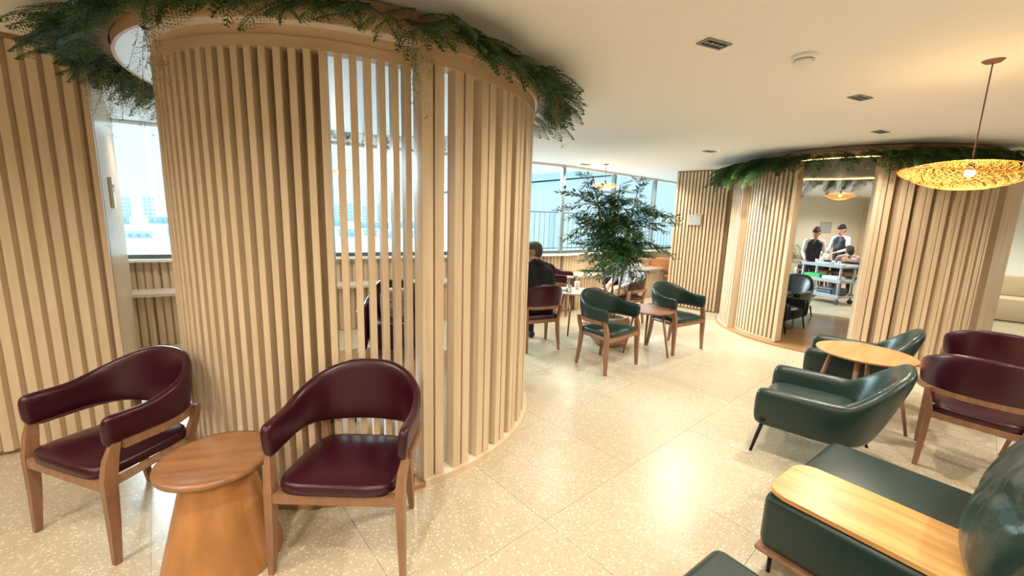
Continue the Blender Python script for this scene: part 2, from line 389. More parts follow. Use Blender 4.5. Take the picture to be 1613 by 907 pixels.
bm = bmesh.new(); lathe(bm, [(0.062, 0), (0.062, -0.018), (0.056, -0.022)], 28); mesh_obj('base', bm, M_WHITE, t, True)
bm = bmesh.new(); lathe(bm, [(0.050, -0.022), (0.050, -0.028)], 28); mesh_obj('vent_ring', bm, M_SIGNM, t)
bm = bmesh.new(); lathe(bm, [(0.052, -0.028), (0.046, -0.045), (0.025, -0.055), (0.004, -0.056)], 28); mesh_obj('cap', bm, M_WHITE, t, True)

def spot(x, y, w, z=CEIL - 0.03, ang=150, blend=0.6, size=0.04, col=WARM):
    d = bpy.data.lights.new('downlight_or_fill_beam', 'SPOT'); d.energy = w; d.spot_size = R(ang); d.spot_blend = blend; d.shadow_soft_size = size; d.color = col
    o = bpy.data.objects.new('downlight_or_fill_beam', d); COL.objects.link(o); o.location = (x, y, z); return o
LIGHTS = [(1.046, 2.404, .85), (2.529, 3.244, 1), (3.609, 4.30, .8), (2.57, 5.718, 1.2), (1.203, 7.35, .5),  # beams at the five ceiling fittings
          (2.6, 0.9, .9), (-0.6, 0.6, .6), (-2.2, 0.8, .5), (-3.8, 0.7, .5), (-1.0, -1.4, 1.1), (-3.0, -1.0, .9), (-3.4, 4.45, .55), (-1.2, 5.0, .5), (0.7, 6.3, .7), (2.4, 7.9, .9), (3.1, 9.0, .4), (1.3, 7.6, .4), (0.6, -0.8, 1), (4.6, 1.6, 1.2), (6.3, 3.2, 1.0), (-2.6, 0.2, .35), (3.0, -1.8, 1), (6.0, -0.5, 1),  # this row and the next: fill spots added without fittings to brighten the room
          (8.2, 9.3, 1.3), (9.6, 11.6, 1.2), (6.6, 11.3, .9), (8.8, 6.5, 1)]
for x, y, k in LIGHTS: spot(x, y, DOWNLIGHT_FILL_W * k)

# ================================================================ BOOTHS
def booth(C, label_b, label_a, rb, ra, Brange, Arange, backing, CB=None, bpitch=0.0715):
    """two overlapping curved slat screens, ceiling disc, floor plate"""
    out = []
    # screen with even narrow slats
    CB = CB or C; s1 = thing('curved_slat_screen', label_b, 'screen', (CB[0], CB[1], 0))
    a0, a1 = Brange; pitch = math.degrees(bpitch / rb); n = int((a1 - a0) / pitch); me = None
    for k in range(n + 1):
        a = R(a0 + k * pitch)
        if me is None:
            bm = bmesh.new(); box(bm, (rb - 0.03, 0, 1.20), (0.06, 0.034, 2.34), bev=0.002, seg=1); o = mesh_obj('slat', bm, M_SLAT, s1); me = o.data
        else: o = link('slat', me, None, s1)
        o.rotation_euler = (0, 0, a)
    bm = bmesh.new(); arc_band(bm, (0, 0), rb - 0.065, rb + 0.004, 2.355, 2.405, a0 - 1.5, a1 + 1); mesh_obj('header_lip', bm, M_SLATV, s1)
    bm = bmesh.new(); arc_band(bm, (0, 0), rb - 0.065, rb - 0.004, 2.405, 2.455, a0 - 1.5, a1 + 1); mesh_obj('header', bm, M_SLATV, s1)
    for (b0, b1) in backing:
        bm = bmesh.new(); arc_band(bm, (0, 0), rb - 0.075, rb - 0.058, 0.03, 2.37, b0, b1); mesh_obj('backing_panel', bm, M_BACK, s1)
    bm = bmesh.new(); arc_band(bm, (0, 0), rb - 0.068, rb - 0.002, 0.03, 0.055, a0 - 1, a1 + .5); mesh_obj('bottom_rail', bm, M_SLAT, s1)
    s2 = thing('curved_slat_screen', label_a, 'screen', (C[0], C[1], 0))
    for (a0, a1, first) in Arange:
        k = 0; a = a0; me = None
        while a < a1:
            for j, w_ in enumerate((0, 0.067)):
                aa = R(a) + (w_ + 0.028) / ra
                if me is None:
                    bm = bmesh.new(); box(bm, (ra - 0.04, 0, 1.22), (0.08, 0.055, 2.36), bev=0.002, seg=1); o = mesh_obj('slat', bm, M_SLAT, s2); me = o.data
                else: o = link('slat', me, None, s2)
                o.rotation_euler = (0, 0, aa)
            a += math.degrees(0.190 / ra); k += 1
        bm = bmesh.new(); arc_band(bm, (0, 0), ra - 0.085, ra + 0.004, 2.37, 2.52, a0, a1 + 4); mesh_obj('header', bm, M_SLATV, s2)
        bm = bmesh.new(); arc_band(bm, (0, 0), ra - 0.085, ra + 0.028, 0.0, 0.04, a0 - .2, a1 + 4); mesh_obj('bottom_rail', bm, M_SLAT, s2)
        bm = bmesh.new(); box(bm, (ra - 0.055, 0, 1.26), (0.13, 0.02, 2.50)); o = mesh_obj('end_post', bm, M_SLAT, s2); o.rotation_euler = (0, 0, R(a0))
    return s1, s2
C1 = (-1.235, 3.385)
booth(C1, 'narrow-slatted curved pale oak screen behind the two near burgundy chairs', 'paired-slat curved oak screen with wide gaps at the right of the near booth',
      1.08, 1.365, (206, 308), [(303.2, 392, 1)], [(205, 284.5)], (-1.225, 3.15), 0.068)
def disc(name, C, r, z, label, m=None):
    t = thing(name, label, 'ceiling panel', (C[0], C[1], z))
    bm = bmesh.new(); lathe(bm, [(r, 0.0), (r, 0.05)], 96); mesh_obj('panel', bm, m or M_DISC, t)
    bm = bmesh.new(); arc_band(bm, (0, 0), r, r + .015, -0.003, 0.07, 0, 360, 96); mesh_obj('edge_trim', bm, M_SLATV, t)
    return t
disc('ceiling_disc', C1, 1.372, 2.455, 'round satin ceiling disc above the near slatted booth')
bm = bmesh.new(); lathe(bm, [(1.39, 0.0), (1.39, 0.026), (1.385, 0.028)], 96, (C1[0], C1[1], 0))
tag(mesh_obj('floor_plinth', bm, M_PLINTH), 'thin round orange wood plinth under the near slatted booth', 'plinth')

C2 = (4.85, 6.2)
_b2 = booth(C2, 'narrow-slatted curved oak screen left of the far doorway', 'paired-slat curved oak screen right of the far doorway behind the hanging lamp',
      1.39, 1.47, (176, 209.5), [(244, 392, 1)], [(174.5, 209)], None, 0.062)
bm = bmesh.new(); arc_band(bm, (0, 0), 1.365, 1.382, 0.04, 2.37, 244, 392); mesh_obj('backing_panel', bm, M_BACK, _b2[1])
s3 = thing('curved_slat_screen', 'short curved oak screen with an end post beside the wall with the grey sign', 'screen', (C2[0], C2[1], 0))
me = None
for k in range(20):
    a = R(176.5 - k * math.degrees(0.062 / 1.47))
    if me is None:
        bm = bmesh.new(); box(bm, (1.445, 0, 1.20), (0.034, 0.030, 2.34)); o = mesh_obj('slat', bm, M_SLAT, s3); me = o.data
    else: o = link('slat', me, None, s3)
    o.rotation_euler = (0, 0, a)
bm = bmesh.new(); arc_band(bm, (0, 0), 1.39, 1.43, 0, 2.37, 122, 177); mesh_obj('backing_panel', bm, M_BACK, s3)
bm = bmesh.new(); arc_band(bm, (0, 0), 1.38, 1.475, 2.37, 2.52, 122, 178); mesh_obj('header', bm, M_SLATV, s3)
bm = bmesh.new(); arc_band(bm, (0, 0), 1.38, 1.485, 0, 0.045, 122, 178); mesh_obj('bottom_rail', bm, M_SLAT, s3)
bm = bmesh.new(); box(bm, (1.43, 0, 1.26), (0.09, 0.03, 2.5)); o = mesh_obj('end_post', bm, M_SLAT, s3); o.rotation_euler = (0, 0, R(177.6))
# doorway jambs + LED strips
s4 = thing('doorway_frame', 'oak doorway jambs with warm light strips in the far slatted booth', 'doorway', (C2[0], C2[1], 0))
for a, r in ((210.6, 1.37), (243.2, 1.42)):
    bm = bmesh.new(); box(bm, (r, 0, 1.25), (0.15, 0.045, 2.42), bev=0.003, seg=1); o = mesh_obj('jamb', bm, M_SLAT, s4); o.rotation_euler = (0, 0, R(a))
bm = bmesh.new(); arc_band(bm, (0, 0), 1.40, 1.44, 2.44, 2.52, 210.6, 243.4); mesh_obj('header', bm, M_SLATV, s4)
bm = bmesh.new(); arc_band(bm, (0, 0), 1.40, 1.415, 2.432, 2.442, 211.5, 242.5, 24); mesh_obj('light_strip', bm, M_LED, s4)
bm = bmesh.new(); arc_band(bm, (0, 0), 1.40, 1.44, 2.44, 2.52, 32, 122); mesh_obj('header', bm, M_SLATV, s4)
bm = bmesh.new(); arc_band(bm, (0, 0), 1.38, 1.395, 2.432, 2.442, 36, 85, 30); mesh_obj('light_strip', bm, M_LED, s4)
bm = bmesh.new(); arc_band(bm, (0, 0), 1.36, 1.42, 0.03, 2.44, 88, 122); mesh_obj('rear_panel', bm, M_SLAT, s4)
disc('ceiling_disc', C2, 1.41, 2.455, 'round bronze ceiling disc above the far slatted booth', M_BRONZE)
bm = bmesh.new(); lathe(bm, [(1.51, 0.0), (1.51, 0.026), (1.50, 0.028)], 96, (C2[0], C2[1], 0))
tag(mesh_obj('floor_plinth', bm, M_PLINTH), 'thin round orange wood plinth under the far slatted booth', 'plinth')

# panel wall with grey sign
pw = thing('slatted_wall_panel', 'flat pale oak slatted panel carrying a grey sign near the window', 'panel')
P0 = Vector((3.06, 8.02)); P1 = Vector((3.78, 7.36)); dP = (P1 - P0).normalized(); nP = Vector((dP.y, -dP.x)); nP = nP if nP.y < 0 else -nP
wall_prism('backing_panel', [tuple(P0), tuple(P1), tuple(P1 - nP * .09), tuple(P0 - nP * .09)], 0, CEIL - .001, M_BACK, pw)
batten_wall(pw, tuple(P0), tuple(P1), 0.02, CEIL - 0.02, 0.062, 0.036, 0.03, prof='box', side=1, name='slat')
ss = thing('wall_sign', 'square grey sign plate on the slatted panel near the window', 'sign')
c = P0.lerp(P1, 0.42) + nP * 0.042; ss.location = (c.x, c.y, 1.67); ss.rotation_euler = (0, 0, math.atan2(dP.y, dP.x))
bm = bmesh.new(); box(bm, (0, 0, 0), (0.23, 0.02, 0.19), bev=0.003); box(bm, (0.055, 0, 0.1), (0.11, 0.02, 0.03)); mesh_obj('plate', bm, M_SIGN, ss)
bm = bmesh.new()
for sx_ in (-.02, .02): box(bm, (0.055 + sx_, -0.011, 0.08), (0.008, 0.003, 0.028))
box(bm, (0.055, -0.011, 0.096), (0.048, 0.003, 0.008)); box(bm, (-0.07, -0.011, 0.062), (0.045, 0.003, 0.012))
mesh_obj('mark', bm, M_SIGNM, ss)

# wall piece at the far right beyond the booth
rw = struct(wall_prism('wall_right_inner', [(6.78, 5.84), (7.35, 6.12), (7.3, 6.25), (6.73, 5.97)], 0, CEIL, M_SLAT))
tag(rw, 'plain oak wall end at the right edge of the picture')

# ================================================================ GREENERY
def leaf(bm, p, d, n, L, w, m=0):
    """pointed folded leaf of 4 tris"""
    p = Vector(p); d = Vector(d).normalized(); s = d.cross(Vector(n))
    if s.length < 1e-4: s = Vector((1, 0, 0))
    s.normalize(); u = s.cross(d) * (w * 0.18)
    a = bm.verts.new(p); b = bm.verts.new(p + d * L * .45 + s * w / 2 + u); c = bm.verts.new(p + d * L); e = bm.verts.new(p + d * L * .45 - s * w / 2 + u)
    g = bm.verts.new(p + d * L * .5)
    bm.faces.new((a, b, g)); bm.faces.new((g, b, c)); bm.faces.new((a, g, e)); bm.faces.new((g, c, e))
def frond_me(L, droop, np_=13, seed=0, rise=0.08, wide=0.42):
    rnd = random.Random(seed); bm = bmesh.new()
    P = lambda t: Vector((L * t, 0.05 * L * sin(t * 3 + seed), rise * L * t - droop * L * t * t))
    tube(bm, [P(i / 8) for i in range(9)], 0.0022, 4)
    for i in range(1, np_ + 1):
        t = 0.08 + 0.9 * i / np_; p = P(t); dr = (P(min(1, t + .02)) - P(t - .02)).normalized()
        pl = L * wide * (sin(pi * min(1, t * .85 + .12))) * (1.05 - t * .45)
        for s in (-1, 1):
            side = Vector((-dr.y, dr.x, 0)).normalized() * s
            pd = (dr * 0.75 + side * 0.85 + Vector((0, 0, rnd.uniform(-.25, .05)))).normalized()
            nl = max(3, int(pl / 0.017))
            for j in range(nl):
                q = p + pd * (pl * (j + .5) / nl) + Vector((0, 0, -0.25 * pl * ((j + .5) / nl) ** 2))
                ll = 0.030 * (1 - 0.45 * j / nl) * rnd.uniform(.8, 1.15)
                for s2 in (-1, 1):
                    ld = (pd * .8 + Vector((-pd.y, pd.x, 0)) * s2 * .8 + Vector((0, 0, rnd.uniform(-.35, .2)))).normalized()
                    leaf(bm, q, ld, (0, 0, 1), ll, ll * .42)
    me = bpy.data.meshes.new('frond'); bm.to_mesh(me); bm.free(); me.materials.append(M_LEAF); return me
def sprig_me(L, seed):
    rnd = random.Random(seed); bm = bmesh.new()
    for st in range(4):
        ax, ay = rnd.uniform(-.05, .05), rnd.uniform(-.05, .05); l = L * rnd.uniform(.6, 1)
        P = lambda t: Vector((ax * t * 1.5 + .012 * sin(t * 9 + st), ay * t * 1.5, -l * t))
        tube(bm, [P(i / 8) for i in range(9)], 0.0009, 3)
        for i in range(int(l / 0.016)):
            p = P(rnd.uniform(0.05, 1)); d = Vector((rnd.uniform(-1, 1), rnd.uniform(-1, 1), rnd.uniform(-.9, .3))).normalized()
            q = p + d * 0.016
            for j in range(3):
                leaf(bm, p + d * 0.01 * (j + .5), (d + Vector((rnd.uniform(-1, 1), rnd.uniform(-1, 1), rnd.uniform(-1, 1))) * .8), (0, 0, 1), 0.013, 0.006)
    me = bpy.data.meshes.new('trailing_sprig'); bm.to_mesh(me); bm.free(); me.materials.append(M_LEAF2); return me
FR = [frond_me(0.30, .35, 11, 1), frond_me(0.38, .28, 13, 2), frond_me(0.46, .40, 15, 3), frond_me(0.26, .75, 11, 4), frond_me(0.34, .12, 12, 5, .03)]
SP = [sprig_me(0.34, 1), sprig_me(0.46, 2), sprig_me(0.24, 3)]
def garland(C, r, label, zones, sprigs, seed, droop=0.0):
    rnd = random.Random(seed)
    t = thing('hanging_fern_garland', label, 'plants', (C[0], C[1], 0))
    bm = bmesh.new(); arc_band(bm, (0, 0), r - .035, r + .03, 2.505, 2.545, 0, 360, 72); mesh_obj('planter_trough', bm, M_BACK, t)
    for a0, a1, n, sc0, sc1, spread in zones:
        for k in range(n):
            a = a0 + (a1 - a0) * (k + rnd.random()) / n
            lay = rnd.random()
            me = rnd.choice(FR if lay < .8 else FR[2:4])
            o = link('frond', me, None, t)
            rr = r + rnd.uniform(-.02, .05)
            o.location = (rr * cos(R(a)), rr * sin(R(a)), 2.515 + rnd.uniform(-.035, .01))
            s = rnd.uniform(sc0, sc1); o.scale = (s, s, s)
            o.rotation_euler = Euler((rnd.uniform(-.5, .5), rnd.uniform(0.02, .38) + droop * rnd.random(), R(a) + rnd.uniform(-spread, spread)), 'XYZ')
    for a, dr, k, s in sprigs:
        o = link('trailing_sprig', SP[k], None, t); o.location = ((r + dr) * cos(R(a)), (r + dr) * sin(R(a)), 2.50); o.scale = (s, s, s); o.rotation_euler = (0, 0, rnd.uniform(0, 6))
garland(C1, 1.43, 'thick dark green fern garland round the top of the near slatted booth',
        [(168, 226, 85, .5, .82, .7), (226, 300, 85, .5, .75, 1.0), (300, 375, 95, .55, .85, .9), (15, 165, 40, .5, .8, .7)],
        [(251, .0, 1, 1.0), (253, .02, 1, .85), (300, .02, 1, .95), (302, .02, 0, .9), (345, .12, 1, .9), (352, .15, 2, 1.2), (340, .17, 0, .7),
         (206, .05, 1, .9), (203, .08, 1, 1), (200, .02, 0, 1), (196, 0, 1, .9), (209, .1, 0, .9), (190, .0, 0, 1), (186, .0, 1, .8),
         (60, -.1, 2, .8), (75, -.1, 0, .7), (90, -.1, 2, .8), (100, -.1, 0, .6), (108, -.1, 2, 1)], 11)
garland(C2, 1.47, 'dark green fern garland round the top of the far slatted booth',
        [(150, 210, 95, .8, 1.25, .9), (210, 246, 30, .6, .85, .9), (246, 300, 90, .75, 1.1, .9), (25, 100, 50, .6, .95, 1.2)],
        [(172, .05, 1, .9), (180, .05, 0, .9), (196, .03, 1, .8), (204, 0, 0, .7), (222, .0, 2, .8), (247, .03, 1, .9), (262, .03, 0, .9), (45, -.12, 1, .8), (55, -.12, 0, .9), (65, -.12, 1, .7), (38, -.12, 0, .8)], 12, 0.38)

# indoor tree
def branch_me(seed, L=0.42):
    rnd = random.Random(seed); bm = bmesh.new()
    P = lambda t: Vector((L * t, .06 * sin(4 * t + seed) * L, 0.10 * L * t - .30 * L * t * t))
    tube(bm, [P(i / 6) for i in range(7)], 0.0022, 4)
    for i in range(11):
        t = .15 + .85 * i / 11; p = P(t)
        for s in (-1, 1):
            d = Vector((.7, s * rnd.uniform(.5, 1), rnd.uniform(-.5, .3))).normalized(); sl = rnd.uniform(.07, .12) * (1.2 - t * .5)
            for j in range(4):
                q = p + d * sl * (j + .6) / 4
                leaf(bm, q, d + Vector((0, rnd.uniform(-.9, .9), rnd.uniform(-.7, .3))), (0, rnd.uniform(-.3, .3), 1), rnd.uniform(.042, .062), .022)
    me = bpy.data.meshes.new('leafy_branch'); bm.to_mesh(me); bm.free(); me.materials.append(M_TLEAF); return me
BR = [branch_me(s) for s in range(4)]
PX, PY = 1.30, 5.26
tr = thing('indoor_tree', 'slender leafy green indoor tree standing in the round stone pot', 'tree', (PX, PY, 0.30))
rnd = random.Random(5)
stems = []
for k in range(6):
    a = k * 1.05 + .3; tx, ty = .30 * cos(a) * rnd.uniform(.4, 1.1), .26 * sin(a) * rnd.uniform(.4, 1.1); h = rnd.uniform(1.5, 1.88) if k else 1.88
    pts = []
    for i in range(9):
        q = i / 8; pts.append(Vector((.05 * cos(a) + tx * q ** 1.3 + .012 * sin(7 * q + k), .05 * sin(a) + ty * q ** 1.3 + .012 * cos(6 * q + k), .0 + h * q)))
    bm = bmesh.new(); tube(bm, pts, [0.013 - 0.009 * i / 8 for i in range(9)], 6); mesh_obj('stem', bm, M_BARK, tr, True); stems.append(pts)
for k in range(180):
    pts = stems[k % 6]; q = rnd.uniform(.34, 1.0) ** .75; i = min(7, int(q * 8)); p = pts[i].lerp(pts[i + 1], q * 8 - i)
    o = link('leafy_branch', rnd.choice(BR), None, tr); a = rnd.uniform(0, 2 * pi)
    env = 1.25 if .52 < q < .82 else (.85 if q <= .52 else .62)
    s = .92 * env * rnd.uniform(.7, 1.25); o.location = p; o.scale = (s, s, s)
    o.rotation_euler = Euler((rnd.uniform(-.5, .5), rnd.uniform(-.75, .25) if q > .8 else rnd.uniform(-.35, .4), a), 'XYZ')
pt = thing('plant_pot', 'low rounded sandstone pot holding the indoor tree', 'pot', (PX, PY, 0))
bm = bmesh.new(); lathe(bm, [(.15, 0), (.19, .02), (.255, .10), (.285, .20), (.275, .30), (.235, .37), (.225, .385), (.205, .385), (.205, .33)], 40); mesh_obj('bowl', bm, M_STONE, pt, True)
bm = bmesh.new(); lathe(bm, [(.204, .29), (.204, .345)], 32); mesh_obj('soil', bm, M_SOIL, pt)

# ================================================================ FURNITURE
def path_u(hw, depth_f, depth_b, n=28, p=2.6):
    """horseshoe plan path from front-left (-hw,-depth_f) round the back to front-right"""
    pts = []
    for i in range(n + 1):
        t = i / n; a = pi + t * -pi   # pi..0
        x = cos(a); y = sin(a)
        x = math.copysign(abs(x) ** (2 / p), x); y = abs(y) ** (2 / p)
        pts.append((hw * x, depth_b * y))
    st = [(-hw * (1.0 - .02 * k), -depth_f + (depth_f) * k / 5) for k in range(5)]
    st = [(-hw + 0.0, -depth_f + depth_f * k / 5) for k in range(5)]
    return st + pts + [(-x, y) for x, y in st[::-1]]
def band(bm, path, zb, zt, th, lean=0, end_round=.5, nsec=12):
    """upholstered band: rounded-rect section swept along plan path; zb, zt, lean are functions of u in 0..1"""
    n = len(path); rings = []
    ln = [0]
    for i in range(1, n): ln.append(ln[-1] + math.hypot(path[i][0] - path[i - 1][0], path[i][1] - path[i - 1][1]))
    for i in range(n):
        u = ln[i] / ln[-1]
        a = path[max(0, i - 1)]; b = path[min(n - 1, i + 1)]
        t = Vector((b[0] - a[0], b[1] - a[1], 0)).normalized(); o = Vector((-t.y, t.x, 0))   # outward (path runs left->back->right)
        z0, z1 = zb(u), zt(u); h = z1 - z0; l = lean(u) if callable(lean) else lean
        ring = []
        for k in range(nsec):
            q = 2 * pi * k / nsec; cx, cz = cos(q), sin(q)
            ex = 2 / 2.6; X = math.copysign(abs(cx) ** ex, cx) * th / 2; Z = math.copysign(abs(cz) ** (2 / 5), cz) * h / 2
            zz = (z0 + z1) / 2 + Z; f = (Z / h + .5)
            pz = Vector((path[i][0], path[i][1], zz)) + o * (X + l * f)
            ring.append(pz)
        rings.append(ring)
    # rounded ends
    def shrink(r, k, d):
        c = sum(r, Vector()) / len(r); return [c + (p - c) * k + d for p in r]
    d0 = (Vector((*path[0], 0)) - Vector((*path[1], 0))).normalized(); d1 = (Vector((*path[-1], 0)) - Vector((*path[-2], 0))).normalized()
    e = th * end_round
    rings = [shrink(rings[0], .45, d0 * e), shrink(rings[0], .85, d0 * e * .7)] + rings + [shrink(rings[-1], .85, d1 * e * .7), shrink(rings[-1], .45, d1 * e)]
    loft(bm, rings)
def sm(a, b, x): x = max(0, min(1, (x - a) / (b - a))); return x * x * (3 - 2 * x)
def bump_u(u, w0=.18, w1=.42): return sm(w0, w1, min(u, 1 - u))
def cushion(bm, hw, y0, y1, z0, z1, taper=0, n=14, crown=.02, p=5):
    """soft superellipse pad: y0 front, y1 back; taper narrows the back"""
    prof = [(.90, 0), (.985, .12), (1, .5), (.985, .86), (.93, .97), (.75, 1.0), (.4, 1.0), (.1, 1.0)]
    cy = (y0 + y1) / 2; hy = (y1 - y0) / 2; rings = []
    for s, h in prof:
        ring = []
        for k in range(4 * n):
            a = 2 * pi * k / (4 * n); x = math.copysign(abs(cos(a)) ** (2 / p), cos(a)); y = math.copysign(abs(sin(a)) ** (2 / p), sin(a))
            w = hw * (1 - taper * (y + 1) / 2)
            cr_ = crown * max(0, 1 - s * s * .9) if h == 1.0 else 0
            ring.append(Vector((x * s * w, cy + y * s * hy, z0 + (z1 - z0) * h + cr_)))
        rings.append(ring)
    loft(bm, rings)

def horseshoe_chair(label, ml, loc, rz, group=None):
    t = thing('armchair', label, 'chair', (*loc, 0), rz, group)
    path = path_u(.285, .18, .24, 26, 2.4)
    zb = lambda u: .545 + .0 * u + .0 * bump_u(u)
    zt = lambda u: .70 + .140 * bump_u(u, .10, .46)
    bm = bmesh.new(); band(bm, path, lambda u: .548 - .028 * bump_u(u), zt, .052, lambda u: .012 + .038 * bump_u(u, .15, .5)); o = mesh_obj('backrest', bm, ml, t, True); subsurf(o)
    # wooden rail hugging the lower outside of the band
    pr = [(x * 1.085, y * 1.075 if y > 0 else y) for x, y in path[1:-1]]
    bm = bmesh.new(); rings = []
    for i in range(len(pr)):
        a = pr[max(0, i - 1)]; b = pr[min(len(pr) - 1, i + 1)]; tt = Vector((b[0] - a[0], b[1] - a[1], 0)).normalized(); oo = Vector((-tt.y, tt.x, 0))
        c = Vector((pr[i][0], pr[i][1], .553 if True else 0)); rings.append([c + oo * .012 + Vector((0, 0, .018)), c + oo * .012 - Vector((0, 0, .018)), c - oo * .016 - Vector((0, 0, .02)), c - oo * .016 + Vector((0, 0, .018))])
    loft(bm, rings); mesh_obj('rail', bm, M_CHW, t)
    for s in (-1, 1):
        bm = bmesh.new()
        sec = [((s * .292, -.215, 0), .014, .017), ((s * .287, -.205, .20), .019, .025), ((s * .283, -.20, .40), .022, .032), ((s * .288, -.185, .50), .019, .030), ((s * .298, -.165, .575), .012, .022)]
        loft(bm, [[Vector(c) + Vector((x * a, y * b, 0)) for x, y in ((-.82, -.82), (.82, -.82), (.82, .82), (-.82, .82))] for c, a, b in sec]); mesh_obj('front_leg', bm, M_CHW, t)
        bm = bmesh.new()
        sec = [((s * .222, .235, 0), .013, .013), ((s * .215, .205, .22), .018, .018), ((s * .213, .19, .40), .020, .020), ((s * .225, .215, .48), .016, .018), ((s * .235, .232, .565), .012, .014)]
        loft(bm, [[Vector(c) + Vector((x * a, y * b, 0)) for x, y in ((-1, -1), (1, -1), (1, 1), (-1, 1))] for c, a, b in sec]); mesh_obj('rear_leg', bm, M_CHW, t)
    bm = bmesh.new(); box(bm, (0, -.212, .375), (.54, .022, .045)); box(bm, (0, .195, .375), (.40, .022, .045))
    for s in (-1, 1):
        bar(bm, (s * .275, -.2, .375), (s * .21, .2, .375), .022, seg=4)
    mesh_obj('seat_frame', bm, M_CHW, t)
    bm = bmesh.new(); cushion(bm, .268, -.235, .215, .393, .452, .14, crown=.022); mesh_obj('seat', bm, ml, t, True)
    return t
G1 = 'leather horseshoe armchairs with wooden legs'
chairA = horseshoe_chair('near burgundy leather armchair right of the conical side table', M_BURG, (-.74, 1.81), 0, G1)
def chair(x, y, deg, label, m=None):
    return dup(chairA, (x, y, 0), R(deg), label, None, {M_BURG: m} if m else None)
chair(-1.968, 1.913, -17.2, 'near burgundy leather armchair at the far left beside the fluted wall')
chair(1.08, 4.45, 41.3, 'dark green leather armchair left of the three-legged table, in front of the tree pot', M_GREEN)
chair(2.12, 5.17, 32.8, 'dark green leather armchair right of the three-legged table', M_GREEN)
chair(.30, 5.05, 205, 'burgundy armchair with its back to us under the man in black')
chair(.80, 7.05, 72, 'burgundy armchair in profile just beyond the man in black')
chair(1.80, 6.5, -60, 'burgundy armchair behind the tree under the person in a patterned jacket')
chair(2.25, 8.85, -37, 'green armchair by the window table seen through the tree leaves', M_GREEN)
chair(3.45, 9.35, 150, 'tan leather armchair near the window beside the slatted panel', M_TAN)
chair(3.16, 2.59, 126, 'burgundy armchair seen from behind nearest the green sofa at right', M_BURG)
chair(4.05, 3.30, 129.5, 'burgundy armchair seen from behind, farther of the two at the right edge', M_BURG)
chair(7.55, 10.27, 200, 'black armchair with wooden legs holding the white-shirted diner', M_BLACKL)
chair(8.1, 9.9, 150, 'black armchair behind the serving trolley', M_BLACKL)

# lounge armchair
def lounge_chair(label, ml, loc, rz, group=None):
    t = thing('lounge_armchair', label, 'chair', (*loc, 0), rz, group)
    path = path_u(.315, .30, .27, 26, 3.0)
    bk = lambda u: bump_u(u, .27, .44)
    zt = lambda u: .49 + .255 * bk(u)
    bm = bmesh.new(); band(bm, path, lambda u: .215, zt, .10, lambda u: .012 + .16 * bk(u), .35, 14); o = mesh_obj('shell', bm, ml, t, True); subsurf(o)
    bm = bmesh.new(); cushion(bm, .285, -.325, .25, .22, .375, .0, crown=.02); mesh_obj('seat', bm, ml, t, True)
    for sx_ in (-1, 1):
        for sy_ in (-1, 1):
            bm = bmesh.new(); top = (sx_ * .325, -.27 if sy_ < 0 else .22, .25 if sy_ < 0 else .22); bot = (sx_ * .335, -.32 if sy_ < 0 else .31, 0)
            bar(bm, bot, top, .010, .013, 10); mesh_obj('leg', bm, M_METAL, t, True)
            if sy_ < 0:
                bm = bmesh.new(); bar(bm, (sx_ * .35, -.27, .27), (sx_ * .37, -.27, .27), .018, .018, 12); mesh_obj('leg_bracket', bm, M_METAL, t, True)
    return t
L1 = lounge_chair('dark green leather lounge armchair nearest the wood-tray sofa', M_GREEN, (2.22, 2.78), R(228.5), 'low leather lounge armchairs with black metal legs')
dup(L1, (3.27, 3.79, 0), R(228.5), 'dark green leather lounge armchair behind the round table near the far doorway')
dup(L1, (4.16, 6.36, 0), R(35), 'black lounge armchair just inside the far doorway, nearer one', None, {M_GREEN: M_BLACKL})
dup(L1, (4.98, 7.38, 0), R(-60), 'black lounge armchair just inside the far doorway, farther one', None, {M_GREEN: M_BLACKL})

